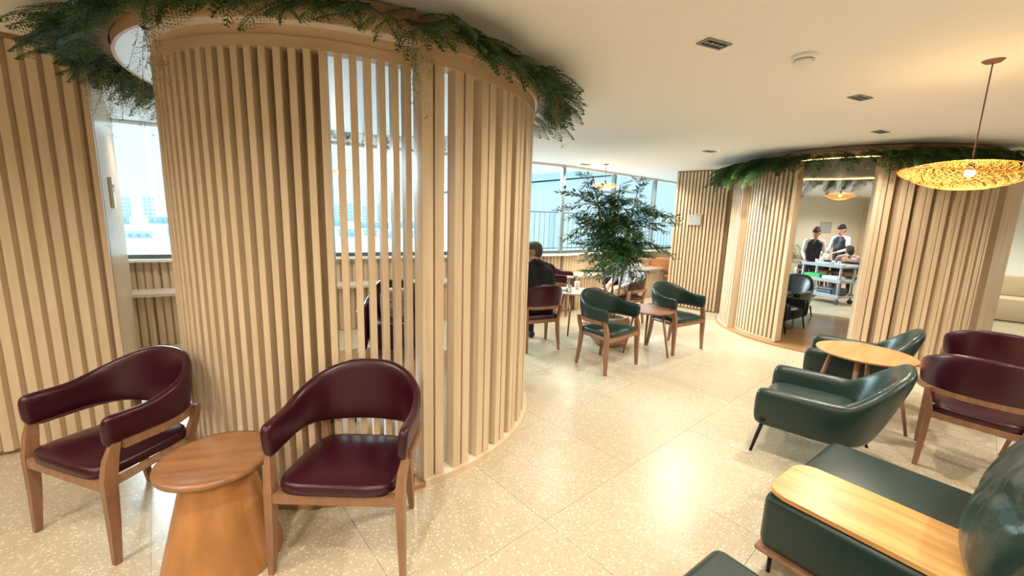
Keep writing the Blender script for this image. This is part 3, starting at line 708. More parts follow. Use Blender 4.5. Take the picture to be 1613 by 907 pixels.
# sofa with wood tray
SA = math.atan2(.41, .57)       # front edge direction (local +X), local +Y = towards the back
def sofa(loc, label, tray=True, w=.86):
    t = thing('low_sofa', label, 'sofa', (*loc, 0), SA - 0, 'low green leather sofas with wooden bases')
    D = .95
    sgn = -1    # local y negative of front edge normal: back lies toward camera-right
    def yb(v): return -v
    bm = bmesh.new(); box(bm, (w / 2, yb(D / 2), .27), (w, D, .27), bev=.045, seg=4); o = mesh_obj('seat_block', bm, M_GREEN, t, True)
    bm = bmesh.new(); box(bm, (w / 2, yb(D / 2), .122), (w + .012, D + .012, .025), bev=.012, seg=3); mesh_obj('wood_base', bm, M_CHW, t, True)
    for x, y in ((.05, -.05), (w - .05, -.05), (.05, -D + .05), (w - .05, -D + .05)):
        bm = bmesh.new(); bar(bm, (x, y, 0), (x, y, .112), .009, .010, 10); mesh_obj('leg', bm, M_METAL, t, True)
    if tray:
        # local: runs from the near-left front corner back along the side
        bm = bmesh.new()
        pts = []
        x0, x1, y0, y1, r = .0, .385, -.005, -.80, .075
        for cx, cy, a0 in ((x1 - r, y0 - r, 0), (x0 + r, y0 - r, 90), (x0 + .04, y1 + .04, 180), (x1 - .04, y1 + .04, 270)):
            rr = r if a0 in (0, 90) else .04
            for k in range(7): a = R(a0 + 90 * k / 6); pts.append((cx + rr * cos(a), cy + rr * sin(a)))
        poly_slab(bm, pts, .408, .428); es = [e for e in bm.edges if abs(e.verts[0].co.z - e.verts[1].co.z) < 1e-5]
        bmesh.ops.bevel(bm, geom=es, offset=.005, segments=2, affect='EDGES')
        o = mesh_obj('wood_tray', bm, M_TRAY, t); o['label'] = 'honey coloured wooden tray top'
    # loose leather back cushion: pinched edges, puckered faces
    bm = bmesh.new(); NX, NZ = 44, 26; hw_, hh_, T_ = w * .53, .265, .14; rn = random.Random(3)
    fold = [(rn.uniform(-1, 1), rn.uniform(-1, 1), rn.uniform(0, pi), rn.uniform(.006, .013), rn.uniform(.10, .2)) for _ in range(26)]
    def surf_(i, j, sd):
        u = -1 + 2 * i / NX; v = -1 + 2 * j / NZ
        e = max(0, (1 - abs(u) ** 3.2)) ** .55 * max(0, (1 - abs(v) ** 2.6)) ** .55
        y = sd * T_ * e
        for fu, fv, fa, am, wd in fold:
            dx, dz = (u - fu), (v - fv) * .6; al = dx * cos(fa) + dz * sin(fa); ac = -dx * sin(fa) + dz * cos(fa)
            y -= sd * am * math.exp(-(ac / (wd * .35)) ** 2 - (al / (wd * 3)) ** 2) * min(1, e * 2)
        x = hw_ * u * (1 - .05 * v * v); z = hh_ * v * (1 - .07 * u * u)
        return Vector((w * .54 + x, -.735 + y - z * .34, .66 + z))
    V = {}
    for sd in (-1, 1):
        for i in range(NX + 1):
            for j in range(NZ + 1):
                ed = i in (0, NX) or j in (0, NZ)
                if ed and (0, i, j) in V: V[(sd, i, j)] = V[(0, i, j)]; continue
                vv = bm.verts.new(surf_(i, j, sd)); V[(sd, i, j)] = vv
                if ed: V[(0, i, j)] = vv
        for i in range(NX):
            for j in range(NZ):
                q = (V[(sd, i, j)], V[(sd, i + 1, j)], V[(sd, i + 1, j + 1)], V[(sd, i, j + 1)]); bm.faces.new(q if sd < 0 else q[::-1])
    o = mesh_obj('back_cushion', bm, M_GREENC, t, True)
    return t
sofa((1.175, 1.70), 'low dark green leather sofa with a wooden tray top at lower right')
sofa((.815 - .86 * .812, 1.395 - .86 * .584), 'low dark green leather sofa whose corner shows at the bottom edge', tray=False)

# tables
def cone_table(loc, label):
    t = thing('side_table', label, 'table', (*loc, 0), R(14))
    bm = bmesh.new(); lathe(bm, [(.236, 0), (.2385, .006), (.2385, .010), (.237, .016), (.232, .04), (.130, .455), (.125, .477)], 64); mesh_obj('base', bm, M_CONE, t, True)
    o = t
    bm = bmesh.new(); lathe(bm, [(.205, .477), (.222, .483), (.226, .497), (.222, .508), (.20, .51)], 64); mesh_obj('top', bm, M_TOP, t, True)
    for c in children(t):
        c.data.polygons.foreach_set('use_smooth', [len(p.vertices) < 6 for p in c.data.polygons])
    return t
cone_table((-1.305, 1.685), 'round brown wooden side table with a conical base between the burgundy chairs')
def leg_table(loc, r, z, label, mtop, rz=0, n=3, leg_m=M_CHW):
    t = thing('round_table', label, 'table', (*loc, 0), rz)
    bm = bmesh.new(); lathe(bm, [(r - .02, z - .022), (r - .004, z - .012), (r, z - .006), (r - .003, z)], 56); o = mesh_obj('top', bm, mtop, t, True)
    o.data.polygons.foreach_set('use_smooth', [len(p.vertices) < 6 for p in o.data.polygons])
    for k in range(n):
        a = 2 * pi * k / n; bm = bmesh.new(); bar(bm, (cos(a) * r * 1.0, sin(a) * r * 1.0, 0), (cos(a) * r * .62, sin(a) * r * .62, z - .021), .011, .019, 10); mesh_obj('leg', bm, leg_m, t, True)
    bm = bmesh.new(); lathe(bm, [(r * .60, z - .035), (r * .60, z - .021)], 24); mesh_obj('apron', bm, leg_m, t)
    return t
M_WTOP = mat('pale_table_top', (0.55, 0.42, 0.32), 0.16, noise=((2.2, 26, 8), (0.62, 0.5, 0.4), 4))
leg_table((1.69, 4.95), .30, .555, 'round brown wooden three-legged table between the two green chairs', M_TOP, R(-47))
leg_table((.90, 5.83), .31, .60, 'round pale-topped table with a bottle and a cup beside the man in black', M_WTOP, R(-110))
leg_table((2.93, 3.27), .33, .60, 'round orange-brown wooden table between the green lounge armchairs', M_AMB, R(40), 4)
leg_table((3.86, 2.62), .30, .60, 'round orange-brown wooden table at the right edge beside the burgundy armchairs', M_AMB, R(60), 4)
leg_table((4.50, 7.05), .30, .50, 'round wooden table just inside the far doorway', M_TOP, 0)
leg_table((7.95, 10.95), .42, .72, 'round dining table beyond the serving trolley', M_TOP, 0, 4)
t = thing('round_table', 'round pale table on a ribbed wooden drum base by the window', 'table', (1.55, 8.25, 0))
bm = bmesh.new(); lathe(bm, [(.40, .665), (.42, .675), (.42, .69), (.41, .70)], 48); mesh_obj('top', bm, M_WTOP, t)
bm = bmesh.new(); lathe(bm, [(.21, 0), (.21, .02), (.20, .665)], 40); mesh_obj('drum', bm, M_CHW, t, True)
me = None
for k in range(24):
    if me is None: bm = bmesh.new(); box(bm, (.212, 0, .34), (.016, .03, .64)); o = mesh_obj('rib', bm, M_CHW, t); me = o.data
    else: o = link('rib', me, None, t)
    o.rotation_euler = (0, 0, 2 * pi * k / 24)

# bottle, cup and box on the pale table
t = thing('water_bottle', 'clear plastic water bottle on the pale table', 'bottle', (.80, 5.68, .60))
bm = bmesh.new(); lathe(bm, [(.03, 0), (.033, .01), (.033, .13), (.03, .15), (.013, .185), (.013, .20)], 20); mesh_obj('body', bm, M_BOTTLE, t, True)
bm = bmesh.new(); lathe(bm, [(.015, .20), (.015, .222)], 16); mesh_obj('cap', bm, M_WHITE, t)
bm = bmesh.new(); lathe(bm, [(.0335, .06), (.0335, .11)], 20, cap=False); mesh_obj('wrapper', bm, M_WHITE, t)
t = thing('paper_cup', 'white paper cup on the pale table', 'cup', (.95, 5.95, .60))
bm = bmesh.new(); lathe(bm, [(.028, 0), (.038, .10)], 20); mesh_obj('body', bm, M_WHITE, t, True)
bm = bmesh.new(); lathe(bm, [(.040, .10), (.038, .112), (.03, .115)], 20); mesh_obj('lid', bm, M_WHITE, t, True)
t = thing('snack_packet', 'small white packet on the pale table beside the bottle', 'packet', (.73, 5.80, .60), .4)
bm = bmesh.new(); box(bm, (0, 0, .02), (.13, .09, .04), bev=.012); mesh_obj('bag', bm, M_WHITE, t, True)

# booth interior: burgundy armchair with patterned throw and cushion, dark footstool
t = thing('patterned_armchair', 'burgundy armchair with white piping and a patterned throw inside the near booth', 'chair', (-1.33, 4.62, 0), R(15))
bm = bmesh.new(); path = path_u(.34, .26, .26, 22, 4); band(bm, path, lambda u: .12, lambda u: .58 + .26 * bump_u(u, .25, .4), .10, .01, .3); o = mesh_obj('shell', bm, M_BURG, t, True); subsurf(o)
bm = bmesh.new(); cushion(bm, .29, -.30, .24, .13, .42); mesh_obj('seat', bm, M_BURG, t, True)
M_PIP = mat('cream_piping', (.75, .62, .55), .5)
bm = bmesh.new()
for z in (.13, .575): tube(bm, [Vector((x * 1.16, y * 1.2, z)) for x, y in path[::2]], .006, 5)
mesh_obj('piping', bm, M_PIP, t)
M_PAT = mat('patterned_fabric', (.62, .50, .44), .8, noise=((26, 26, 26), (.24, .09, .07), 2))
bm = bmesh.new(); cushion(bm, .17, -.05, .10, .43, .74, 0, crown=.03); o = mesh_obj('scatter_cushion', bm, M_PAT, t, True)
bm = bmesh.new(); box(bm, (.36, -.05, .43), (.13, .36, .42), bev=.03, seg=3); mesh_obj('throw', bm, M_PAT, t, True)
t = thing('padded_stool', 'small black padded stool on the floor inside the near booth', 'stool', (-1.05, 3.05, 0))
bm = bmesh.new(); cushion(bm, .16, -.16, .16, .20, .30); mesh_obj('seat', bm, M_BLACKL, t, True)
for x in (-.12, .12):
    for y in (-.12, .12):
        bm = bmesh.new(); bar(bm, (x, y, .028), (x, y, .21), .010); mesh_obj('leg', bm, M_METAL, t, True)

# pendant lamps
def pendant(x, y, z, r, label, power, rod=True, top=CEIL, n=44):
    t = thing('rattan_pendant_lamp', label, 'lamp', (x, y, z), 0)
    def surf(u, a, up_):       # u 0 centre..1 rim
        rr = r * u; wob = .07 * r * cos(2 * a + .6) * u * u
        zz = (r * .22 * (1 - u ** 2.2) if up_ else -r * .30 * (1 - u ** 2.4)) + wob
        return Vector((rr * cos(a), rr * sin(a), zz))
    for up_ in (True, False):
        bm = bmesh.new(); u0 = .22 if up_ else .04
        for sgn in (-1, 1):
            for k in range(n):
                a0 = 2 * pi * k / n; prev = None
                for i in range(19):
                    q = i / 18; u = u0 + (1 - u0) * q; a = a0 + sgn * 1.35 * q
                    wd = .50 * pi * 2 * u / n / 2 * .62 / max(u, .12)
                    lift = Vector((0, 0, .0025 * sgn * (1 if (i + k) % 2 else -1)))
                    v1 = bm.verts.new(surf(u, a - wd * .5, up_) + lift); v2 = bm.verts.new(surf(u, a + wd * .5, up_) + lift)
                    if prev: bm.faces.new((prev[0], prev[1], v2, v1))
                    prev = (v1, v2)
        o = mesh_obj('upper_weave' if up_ else 'lower_weave', bm, M_RATTAN, t); o['kind'] = 'stuff'
    bm = bmesh.new(); pts = [surf(1, 2 * pi * k / 48, True) for k in range(49)]; tube(bm, pts, r * .014, 6); mesh_obj('rim', bm, M_RATTAN, t, True)
    bm = bmesh.new(); bmesh.ops.create_uvsphere(bm, u_segments=16, v_segments=10, radius=.024, matrix=Matrix.Translation((0, 0, -.0))); mesh_obj('bulb', bm, M_BULB, t, True)
    bm = bmesh.new(); bar(bm, (0, 0, .03), (0, 0, .085), .018, .014); mesh_obj('lamp_holder', bm, M_METAL, t)
    if rod:
        bm = bmesh.new(); bar(bm, (0, 0, .08), (0, 0, top - z - .01), .0035, seg=8); mesh_obj('cord', bm, M_BROWNM, t)
        bm = bmesh.new(); lathe(bm, [(.035, top - z - .012), (.048, top - z)], 24); mesh_obj('ceiling_rose', bm, M_BROWNM, t)
    d = bpy.data.lights.new('bulb_light', 'POINT'); d.energy = power; d.color = (1, .68, .32); d.shadow_soft_size = .03
    o = bpy.data.objects.new('bulb_light', d); COL.objects.link(o); o.parent = t; o.location = (0, 0, -.0)
    return t
M_BROWNM = mat('brown_metal', (.16, .09, .05), .5, metal=.3)
pendant(2.674, 2.513, 1.945, .315, 'large round woven rattan pendant lamp glowing at the right edge', LAMP_W, n=46)
pendant(6.28, 8.15, 2.22, .26, 'small woven rattan pendant lamp seen through the far doorway', LAMP_W * .5, n=30)
pendant(-2.10, 5.05, 2.08, .15, 'small rattan pendant lamp seen through the near booth slats', LAMP_W * .2, n=24)
pendant(1.55, 7.30, 2.2, .22, 'rattan pendant lamp glowing behind the indoor tree leaves', LAMP_W * .4, n=30)

# serving trolley
M_CART = mat('grey_plastic', (.42, .46, .50), .45)
M_CARTD = mat('dark_grey_plastic', (.05, .055, .07), .5)
t = thing('serving_trolley', 'grey three-shelf serving trolley on castors beyond the far doorway', 'trolley', (6.92, 8.98, 0), R(110))
for z in (.16, .48, .80):
    bm = bmesh.new(); box(bm, (0, 0, z), (.86, .52, .045), bev=.012); box(bm, (0, .25, z + .03), (.86, .02, .04)); box(bm, (0, -.25, z + .03), (.86, .02, .04)); mesh_obj('shelf', bm, M_CART, t)
for x in (-.39, .39):
    for y in (-.22, .22):
        bm = bmesh.new(); bar(bm, (x, y, .10), (x, y, .80), .024, seg=8); mesh_obj('post', bm, M_CART, t, True)
        w_ = thing('castor', None, None, (x, y, 0)); w_.parent = t
        bm = bmesh.new(); bar(bm, (0, -.014, .05), (0, .014, .05), .05, seg=18); mesh_obj('wheel', bm, M_CARTD, w_)
        bm = bmesh.new(); box(bm, (0, 0, .09), (.03, .05, .03)); mesh_obj('fork', bm, M_ALU, w_)
M_BRG = mat('bright_green_plastic', (.06, .50, .13), .5)
def cart_pt(x, y, z): a = R(110); return (6.92 + cos(a) * x - sin(a) * y, 8.98 + sin(a) * x + cos(a) * y, z)
bm = bmesh.new(); box(bm, (0, 0, .06), (.34, .24, .10), bev=.008); tag(mesh_obj('crate', bm, M_BRG, loc=cart_pt(.18, .12, .495), rz=R(110)), 'bright green plastic crate on the trolley middle shelf', 'crate')
bm = bmesh.new(); box(bm, (0, 0, .05), (.32, .24, .09), bev=.008); tag(mesh_obj('tray_box', bm, M_WHITE, loc=cart_pt(-.20, .12, .495), rz=R(110)), 'white plastic box on the trolley middle shelf', 'box')
for k in range(5):
    bm = bmesh.new(); box(bm, (0, 0, .012), (.30, .22, .02), bev=.006)
    tag(mesh_obj('serving_tray', bm, M_CARTD if k % 2 else M_CART, loc=cart_pt(-.05 + .004 * k, .02, .184 + k * .026), rz=R(108 + 2 * k)), ('lowest', 'second lowest', 'middle', 'second highest', 'topmost')[k] + ' flat serving tray in the stack on the trolley bottom shelf', 'tray', 'trays on the trolley bottom shelf')
bm = bmesh.new(); box(bm, (0, 0, .08), (.17, .22, .15), bev=.01); tag(mesh_obj('box', bm, M_CARTD, loc=cart_pt(-.30, .02, .184), rz=R(110)), 'black box on the trolley bottom shelf', 'box')
for k in range(8):
    bm = bmesh.new()
    if k % 2: lathe(bm, [(.025, 0), (.036, .075), (.034, .08)], 14); nm, lb, ct = 'cup', 'white cup on the trolley top shelf', 'cup'
    else: lathe(bm, [(.04, 0), (.07, .016), (.068, .02)], 18); nm, lb, ct = 'plate', 'small white plate on the trolley top shelf', 'plate'
    tag(mesh_obj(nm, bm, M_WHITE, smooth=True, loc=cart_pt(-.32 + .09 * k, .06 * (-1) ** (k // 2), .824)), ('nearest ', 'second nearest ', 'second farthest ', 'farthest ')[k // 2] + lb, ct, 'crockery on the trolley top shelf')
# counter with things at the right of the trolley
t = thing('service_counter', 'low service counter with a dark top behind the right door jamb', 'counter', (9.0, 9.9, 0), R(35))
bm = bmesh.new(); box(bm, (0, 0, .40), (1.2, .45, .80)); mesh_obj('body', bm, M_SLAT, t)
bm = bmesh.new(); box(bm, (0, 0, .82), (1.25, .5, .04), bev=.005); mesh_obj('counter_top', bm, M_CARTD, t)
M_PINK = mat('pink_cloth', (.75, .10, .22), .7)
bm = bmesh.new(); box(bm, (0, 0, .08), (.35, .3, .16), bev=.04, seg=3); tag(mesh_obj('folded_cloth', bm, M_PINK, smooth=True, loc=(8.9, 9.8, .84), rz=.6), 'pink folded cloth on the dark service counter', 'cloth')
# things beyond the right opening
t = thing('bench_seat', 'pale upholstered bench seen beyond the right wall end', 'bench', (9.6, 7.4, 0), R(-40))
bm = bmesh.new(); box(bm, (0, 0, .22), (2.4, .6, .42), bev=.03); mesh_obj('seat_box', bm, mat('beige_upholstery', (.62, .52, .36), .7), t, True)
bm = bmesh.new(); box(bm, (0, .28, .62), (2.4, .12, .40), bev=.03); mesh_obj('back_pad', bm, MATS['beige_upholstery'], t, True)
# palm behind the diners
t = thing('potted_palm', 'green potted palm against the cream far wall', 'plant', (8.72, 12.35, 0))
bm = bmesh.new(); lathe(bm, [(.16, 0), (.21, .40), (.19, .40), (.19, .34)], 24); mesh_obj('pot', bm, M_WHITE, t, True)
for k in range(16):
    bm = bmesh.new(); a = k * 2.4; ln_ = .95; P = lambda q: Vector((ln_ * .62 * q, 0, .36 + 1.15 * q * (1.15 - .5 * q) * (1 - .25 * (k % 3))))
    tube(bm, [P(i / 8) for i in range(9)], .005, 4)
    for i in range(14):
        q = .3 + .7 * i / 14
        for s in (-1, 1): leaf(bm, P(q), (.6, s * .8, -.15), (0, 0, 1), .26 * (1.2 - q * .6), .035)
    o = mesh_obj('palm_frond', bm, M_TLEAF, t); o.rotation_euler = (0, 0, a)

# ================================================================ PEOPLE
M_SKIN = mat('skin', (.52, .28, .19), .55); M_HAIRG = mat('grey_hair', (.075, .068, .062), .75, bump=(300, .5)); M_HAIRD = mat('dark_hair', (.012, .009, .008), .6, bump=(300, .5))
M_BLK = mat('black_knit', (.006, .006, .007), .85); M_JEAN = mat('navy_jeans', (.02, .03, .07), .8); M_WSH = mat('white_shirt', (.75, .74, .76), .7)
M_VEST = mat('black_vest', (.012, .012, .016), .6); M_TRO = mat('black_trousers', (.018, .018, .03), .7); M_SHOE = mat('dark_shoe', (.03, .03, .035), .5)
M_SNK = mat('cream_sneaker', (.70, .60, .50), .6); M_JKT = mat('patterned_jacket', (.62, .62, .66), .8, noise=((14, 14, 14), (.16, .15, .17), 2)); M_KHA = mat('beige_trousers', (.52, .38, .24), .8)
M_BEARD = mat('grey_beard', (.42, .38, .34), .85)
def hull_capsule(bm, a, b, ra, rb, sa=(1, 1, 1), sub=2):
    b2 = bmesh.new()
    for p, r in ((a, ra), (b, rb)):
        bmesh.ops.create_icosphere(b2, subdivisions=sub, radius=r, matrix=Matrix.Translation(p))
    bmesh.ops.convex_hull(b2, input=b2.verts[:])
    me = bpy.data.meshes.new('t'); b2.to_mesh(me); b2.free(); bm.from_mesh(me); bpy.data.meshes.remove(me)
def figure(name, label, loc, rz, J, mats, voxel=.011, scale=1.0, hair=None, extras=()):
    """J: list of capsules (a, b, ra, rb, matkey); built as one continuous remeshed skin"""
    root = thing(name, label, 'person', (*loc, 0), rz); root.scale = (scale,) * 3
    bm = bmesh.new()
    for a, b, ra, rb, k in J: hull_capsule(bm, Vector(a), Vector(b), ra, rb)
    me = bpy.data.meshes.new('body'); bm.to_mesh(me); bm.free()
    o = bpy.data.objects.new('body', me); COL.objects.link(o)
    md = o.modifiers.new('r', 'REMESH'); md.mode = 'VOXEL'; md.voxel_size = voxel; md.use_smooth_shade = True
    md = o.modifiers.new('s', 'SMOOTH'); md.factor = .5; md.iterations = 3
    dg = bpy.context.evaluated_depsgraph_get(); ev = o.evaluated_get(dg); me2 = bpy.data.meshes.new_from_object(ev)
    o.modifiers.clear(); o.data = me2; me2.name = 'body'
    keys = list(mats.keys()); me2.materials.clear()
    for k in keys: me2.materials.append(mats[k])
    n = len(me2.polygons); c = np.empty(n * 3); me2.polygons.foreach_get('center', c); c = c.reshape(-1, 3)
    best = np.full(n, 1e9); idx = np.zeros(n, dtype=np.int32)
    for a, b, ra, rb, k in J:
        a = np.array(a, float); b = np.array(b, float); d = b - a; L2 = max(1e-9, d @ d)
        t_ = np.clip((c - a) @ d / L2, 0, 1); dist = np.linalg.norm(c - a - t_[:, None] * d, axis=1) - (ra + (rb - ra) * t_)
        dist *= (1 if k != 'skin' else 1)
        m_ = dist < best; best[m_] = dist[m_]; idx[m_] = keys.index(k)
    me2.polygons.foreach_set('material_index', idx); me2.polygons.foreach_set('use_smooth', [True] * n); me2.update()
    o.parent = root
    return root
def head_caps(c, yaw, pitch=0, skin='skin', beard=None):
    """capsules of a head with brow, nose, jaw, ears; local facing -Y turned by yaw"""
    Mh = Matrix.Rotation(yaw, 3, 'Z') @ Matrix.Rotation(pitch, 3, 'X'); c = Vector(c)
    T = lambda x, y, z: tuple(c + Mh @ Vector((x, y, z)))
    J = [(T(0, .018, .035), T(0, -.012, .03), .086, .080, skin), (T(0, -.03, -.03), T(0, -.045, -.075), .060, .038, beard or skin), (T(0, -.02, -.06), T(0, .01, -.01), .05, .07, skin),
         (T(0, -.088, .005), T(0, -.108, -.022), .010, .014, skin), (T(-.03, -.082, .03), T(.03, -.082, .03), .012, .012, skin), (T(-.018, -.088, -.052), T(.018, -.088, -.052), .009, .009, 'lip'),
         (T(-.086, .012, .012), T(-.088, .014, -.022), .013, .010, skin), (T(.086, .012, .012), T(.088, .014, -.022), .013, .010, skin)]
    return J, T, Mh
def hand_caps(w, d, side, curl=.5):
    """palm + five fingers from wrist w along d"""
    w = Vector(w); d = Vector(d).normalized(); s = d.cross(Vector((0, 0, 1))); s = s.normalized() if s.length > .01 else Vector((1, 0, 0)); nrm = s.cross(d)
    J = [(tuple(w), tuple(w + d * .05), .026, .030, 'skin'), (tuple(w + d * .05 + s * .02), tuple(w + d * .085 + s * .028), .018, .014, 'skin'), (tuple(w + d * .05 - s * .02), tuple(w + d * .085 - s * .028), .018, .014, 'skin')]
    for k, ln_ in enumerate((.07, .078, .073, .058)):
        b = w + d * .09 + s * ((k - 1.5) * .021) * side; m1 = b + (d * .8 - nrm * .3) .normalized() * ln_ * .5; e = m1 + (d * (1 - curl) - nrm * curl).normalized() * ln_ * .5
        J += [(tuple(b), tuple(m1), .010, .009, 'skin'), (tuple(m1), tuple(e), .009, .0075, 'skin')]
    b = w + d * .03 - s * .03 * side; J += [(tuple(b), tuple(b + (d * .6 - s * .8 * side).normalized() * .04), .013, .011, 'skin'), (tuple(b + (d * .6 - s * .8 * side).normalized() * .04), tuple(b + (d * .9 - s * .5 * side).normalized() * .075), .011, .009, 'skin')]
    return J
def seated(lean=0.0, yaw_h=0.0, pitch_h=0.0, wr=None, knees=None, feet=None, beard=None, bulk=1.0, sleeve='top'):
    J = []
    hip = Vector((0, .10, .54)); ch = Vector((0, .10 - lean, .86)); nk = Vector((0, .085 - lean * 1.3, 1.02)); hd = Vector((0, .035 - lean * 1.5, 1.135))
    for s in (-1, 1):
        J += [((s * .07, .10, .54), (s * .075, .10 - lean * .4, .70), .125 * bulk, .115 * bulk, 'top'), ((s * .075, .10 - lean * .4, .70), (s * .095, ch.y, .88), .115 * bulk, .105 * bulk, 'top'),
              ((s * .09, ch.y, .90), (s * .175, ch.y, .955), .09, .062, 'top'), ((s * .02, nk.y, 1.0), (s * .12, ch.y, .975), .062, .06, 'top')]
        sh = Vector((s * .195, ch.y, .945)); el = Vector((s * .255, ch.y - .06, .68)); w = Vector(wr[0 if s < 0 else 1]) if wr else Vector((s * .17, -.22, .66))
        J += [(tuple(sh), tuple(el), .060, .050, 'top'), (tuple(el), tuple(el.lerp(w, .9)), .048, .034, sleeve), (tuple(el.lerp(w, .9)), tuple(w), .028, .025, 'skin')]
        J += hand_caps(w, (w - el) * 1.0, s)
        kn = Vector(knees[0 if s < 0 else 1]) if knees else Vector((s * .13, -.34, .53)); an = Vector(feet[0 if s < 0 else 1]) if feet else Vector((s * .14, -.30, .09))
        J += [((s * .09, .08, .53), tuple(kn), .095, .065, 'legs'), (tuple(kn), tuple(an), .062, .042, 'legs'), ((an.x, an.y + .03, .045), (an.x + .0, an.y - .15, .038), .044, .036, 'shoe'), (tuple(an), (an.x, an.y, .05), .040, .042, 'shoe')]
    J += [((0, nk.y - .005, 1.04), tuple(hd - Vector((0, -.01, .05))), .050, .052, 'skin'), ((-.03, nk.y + .01, 1.005), (.03, nk.y + .01, 1.005), .066, .066, 'top')]
    hj, T, Mh = head_caps(hd, yaw_h, pitch_h, beard=beard); return J + hj, T, Mh, hd
def standing(yaw_h=0, pitch_h=0, lean=0, wr=None, sleeve='top'):
    J = []; H = 1.0
    for s in (-1, 1):
        J += [((s * .07, 0, .92), (s * .06, -lean * .3, 1.06), .105, .098, 'legs' if False else 'top'), ((s * .06, -lean * .3, 1.06), (s * .085, -lean, 1.30), .098, .095, 'top'), ((s * .09, -lean, 1.33), (s * .165, -lean, 1.385), .078, .055, 'top'), ((s * .02, -lean, 1.41), (s * .11, -lean, 1.39), .05, .05, 'top')]
        sh = Vector((s * .185, -lean, 1.375)); el = Vector((s * .235, -lean - .04, 1.10)); w = Vector(wr[0 if s < 0 else 1]) if wr else Vector((s * .22, -.12, .88))
        J += [(tuple(sh), tuple(el), .052, .042, 'top'), (tuple(el), tuple(el.lerp(w, .9)), .040, .029, sleeve), (tuple(el.lerp(w, .9)), tuple(w), .025, .023, 'skin')]
        J += hand_caps(w, w - el, s)
        J += [((s * .085, 0, .90), (s * .09, -.01, .50), .098, .062, 'legs'), ((s * .09, -.01, .50), (s * .095, .02, .09), .060, .040, 'legs'), ((s * .095, .04, .045), (s * .10, -.14, .038), .042, .036, 'shoe')]
    J += [((0, -lean, 1.42), (0, -lean - .02, 1.50), .052, .050, 'skin')]
    hd = Vector((0, -lean - .03, 1.575)); hj, T, Mh = head_caps(hd, yaw_h, pitch_h); return J + hj, T, Mh, hd
def hair(root, T, Mh, m, long=False, cap=False, pitch=0, vx=.009, shape=None):
    bm = bmesh.new()
    pts = [((0, .026, .05), (0, -.015, .06), .087, .078), ((0, .034, .0), (0, .034, .05), .080, .085)]
    if long: pts += [((0, .05, .0), (0, .07, -.12), .088, .07)]
    if cap: pts += [((0, .04, .10), (0, .0, .095), .072, .062), ((-.03, -.06, .085), (.03, -.06, .085), .03, .03)]
    for a, b, ra, rb in pts: hull_capsule(bm, Vector(T(*a)), Vector(T(*b)), ra, rb)
    me = bpy.data.meshes.new('hair'); bm.to_mesh(me); bm.free(); o = bpy.data.objects.new('hair', me); COL.objects.link(o)
    md = o.modifiers.new('r', 'REMESH'); md.mode = 'VOXEL'; md.voxel_size = vx; md.use_smooth_shade = True
    me.materials.append(m); o.parent = root; return o
def eyes(root, T, glasses=False):
    bm = bmesh.new()
    for s in (-1, 1): bmesh.ops.create_uvsphere(bm, u_segments=8, v_segments=6, radius=.009, matrix=Matrix.Translation(T(s * .031, -.088, .012)))
    mesh_obj('eyes', bm, M_HAIRD, root, True)
    if glasses:
        bm = bmesh.new()
        for s in (-1, 1):
            pts = [Vector(T(s * .034 + .024 * cos(a), -.106, .012 + .018 * sin(a))) for a in [2 * pi * k / 14 for k in range(15)]]; tube(bm, pts, .0022, 5)
            tube(bm, [Vector(T(s * .058, -.104, .018)), Vector(T(s * .096, .02, .018))], .0022, 5)
        tube(bm, [Vector(T(-.012, -.108, .016)), Vector(T(.012, -.108, .016))], .0022, 5)
        mesh_obj('glasses', bm, M_METAL, root)
M_LIP = mat('lips', (.42, .16, .13), .5)
# man in black, back to us, head turned left
J, T, Mh, hd = seated(lean=.05, yaw_h=R(56), pitch_h=R(12), wr=((-.16, -.30, .72), (.16, -.26, .70)), beard='beard', bulk=1.3)
p = figure('person', 'seated man in a black sweater and glasses with his back to us', (.275, 5.12), R(205), J, dict(top=M_BLK, skin=M_SKIN, legs=M_JEAN, shoe=M_SHOE, beard=M_BEARD, lip=M_LIP), voxel=.010, scale=1.04)
hair(p, T, Mh, M_HAIRG); eyes(p, T, True)
# person in patterned jacket behind the tree
J, T, Mh, hd = seated(lean=.03, yaw_h=R(-10), wr=((-.12, -.24, .62), (.14, -.22, .62)), knees=((-.12, -.36, .50), (.10, -.36, .54)), feet=((-.16, -.58, .09), (.08, -.50, .14)))
p = figure('person', 'seated person in a grey patterned jacket and beige trousers behind the tree', (1.80, 6.5), R(-60), J, dict(top=M_JKT, skin=M_SKIN, legs=M_KHA, shoe=M_SNK, lip=M_LIP), voxel=.012, scale=.97)
hair(p, T, Mh, mat('light_brown_hair', (.30, .17, .09), .6), long=True); eyes(p, T)
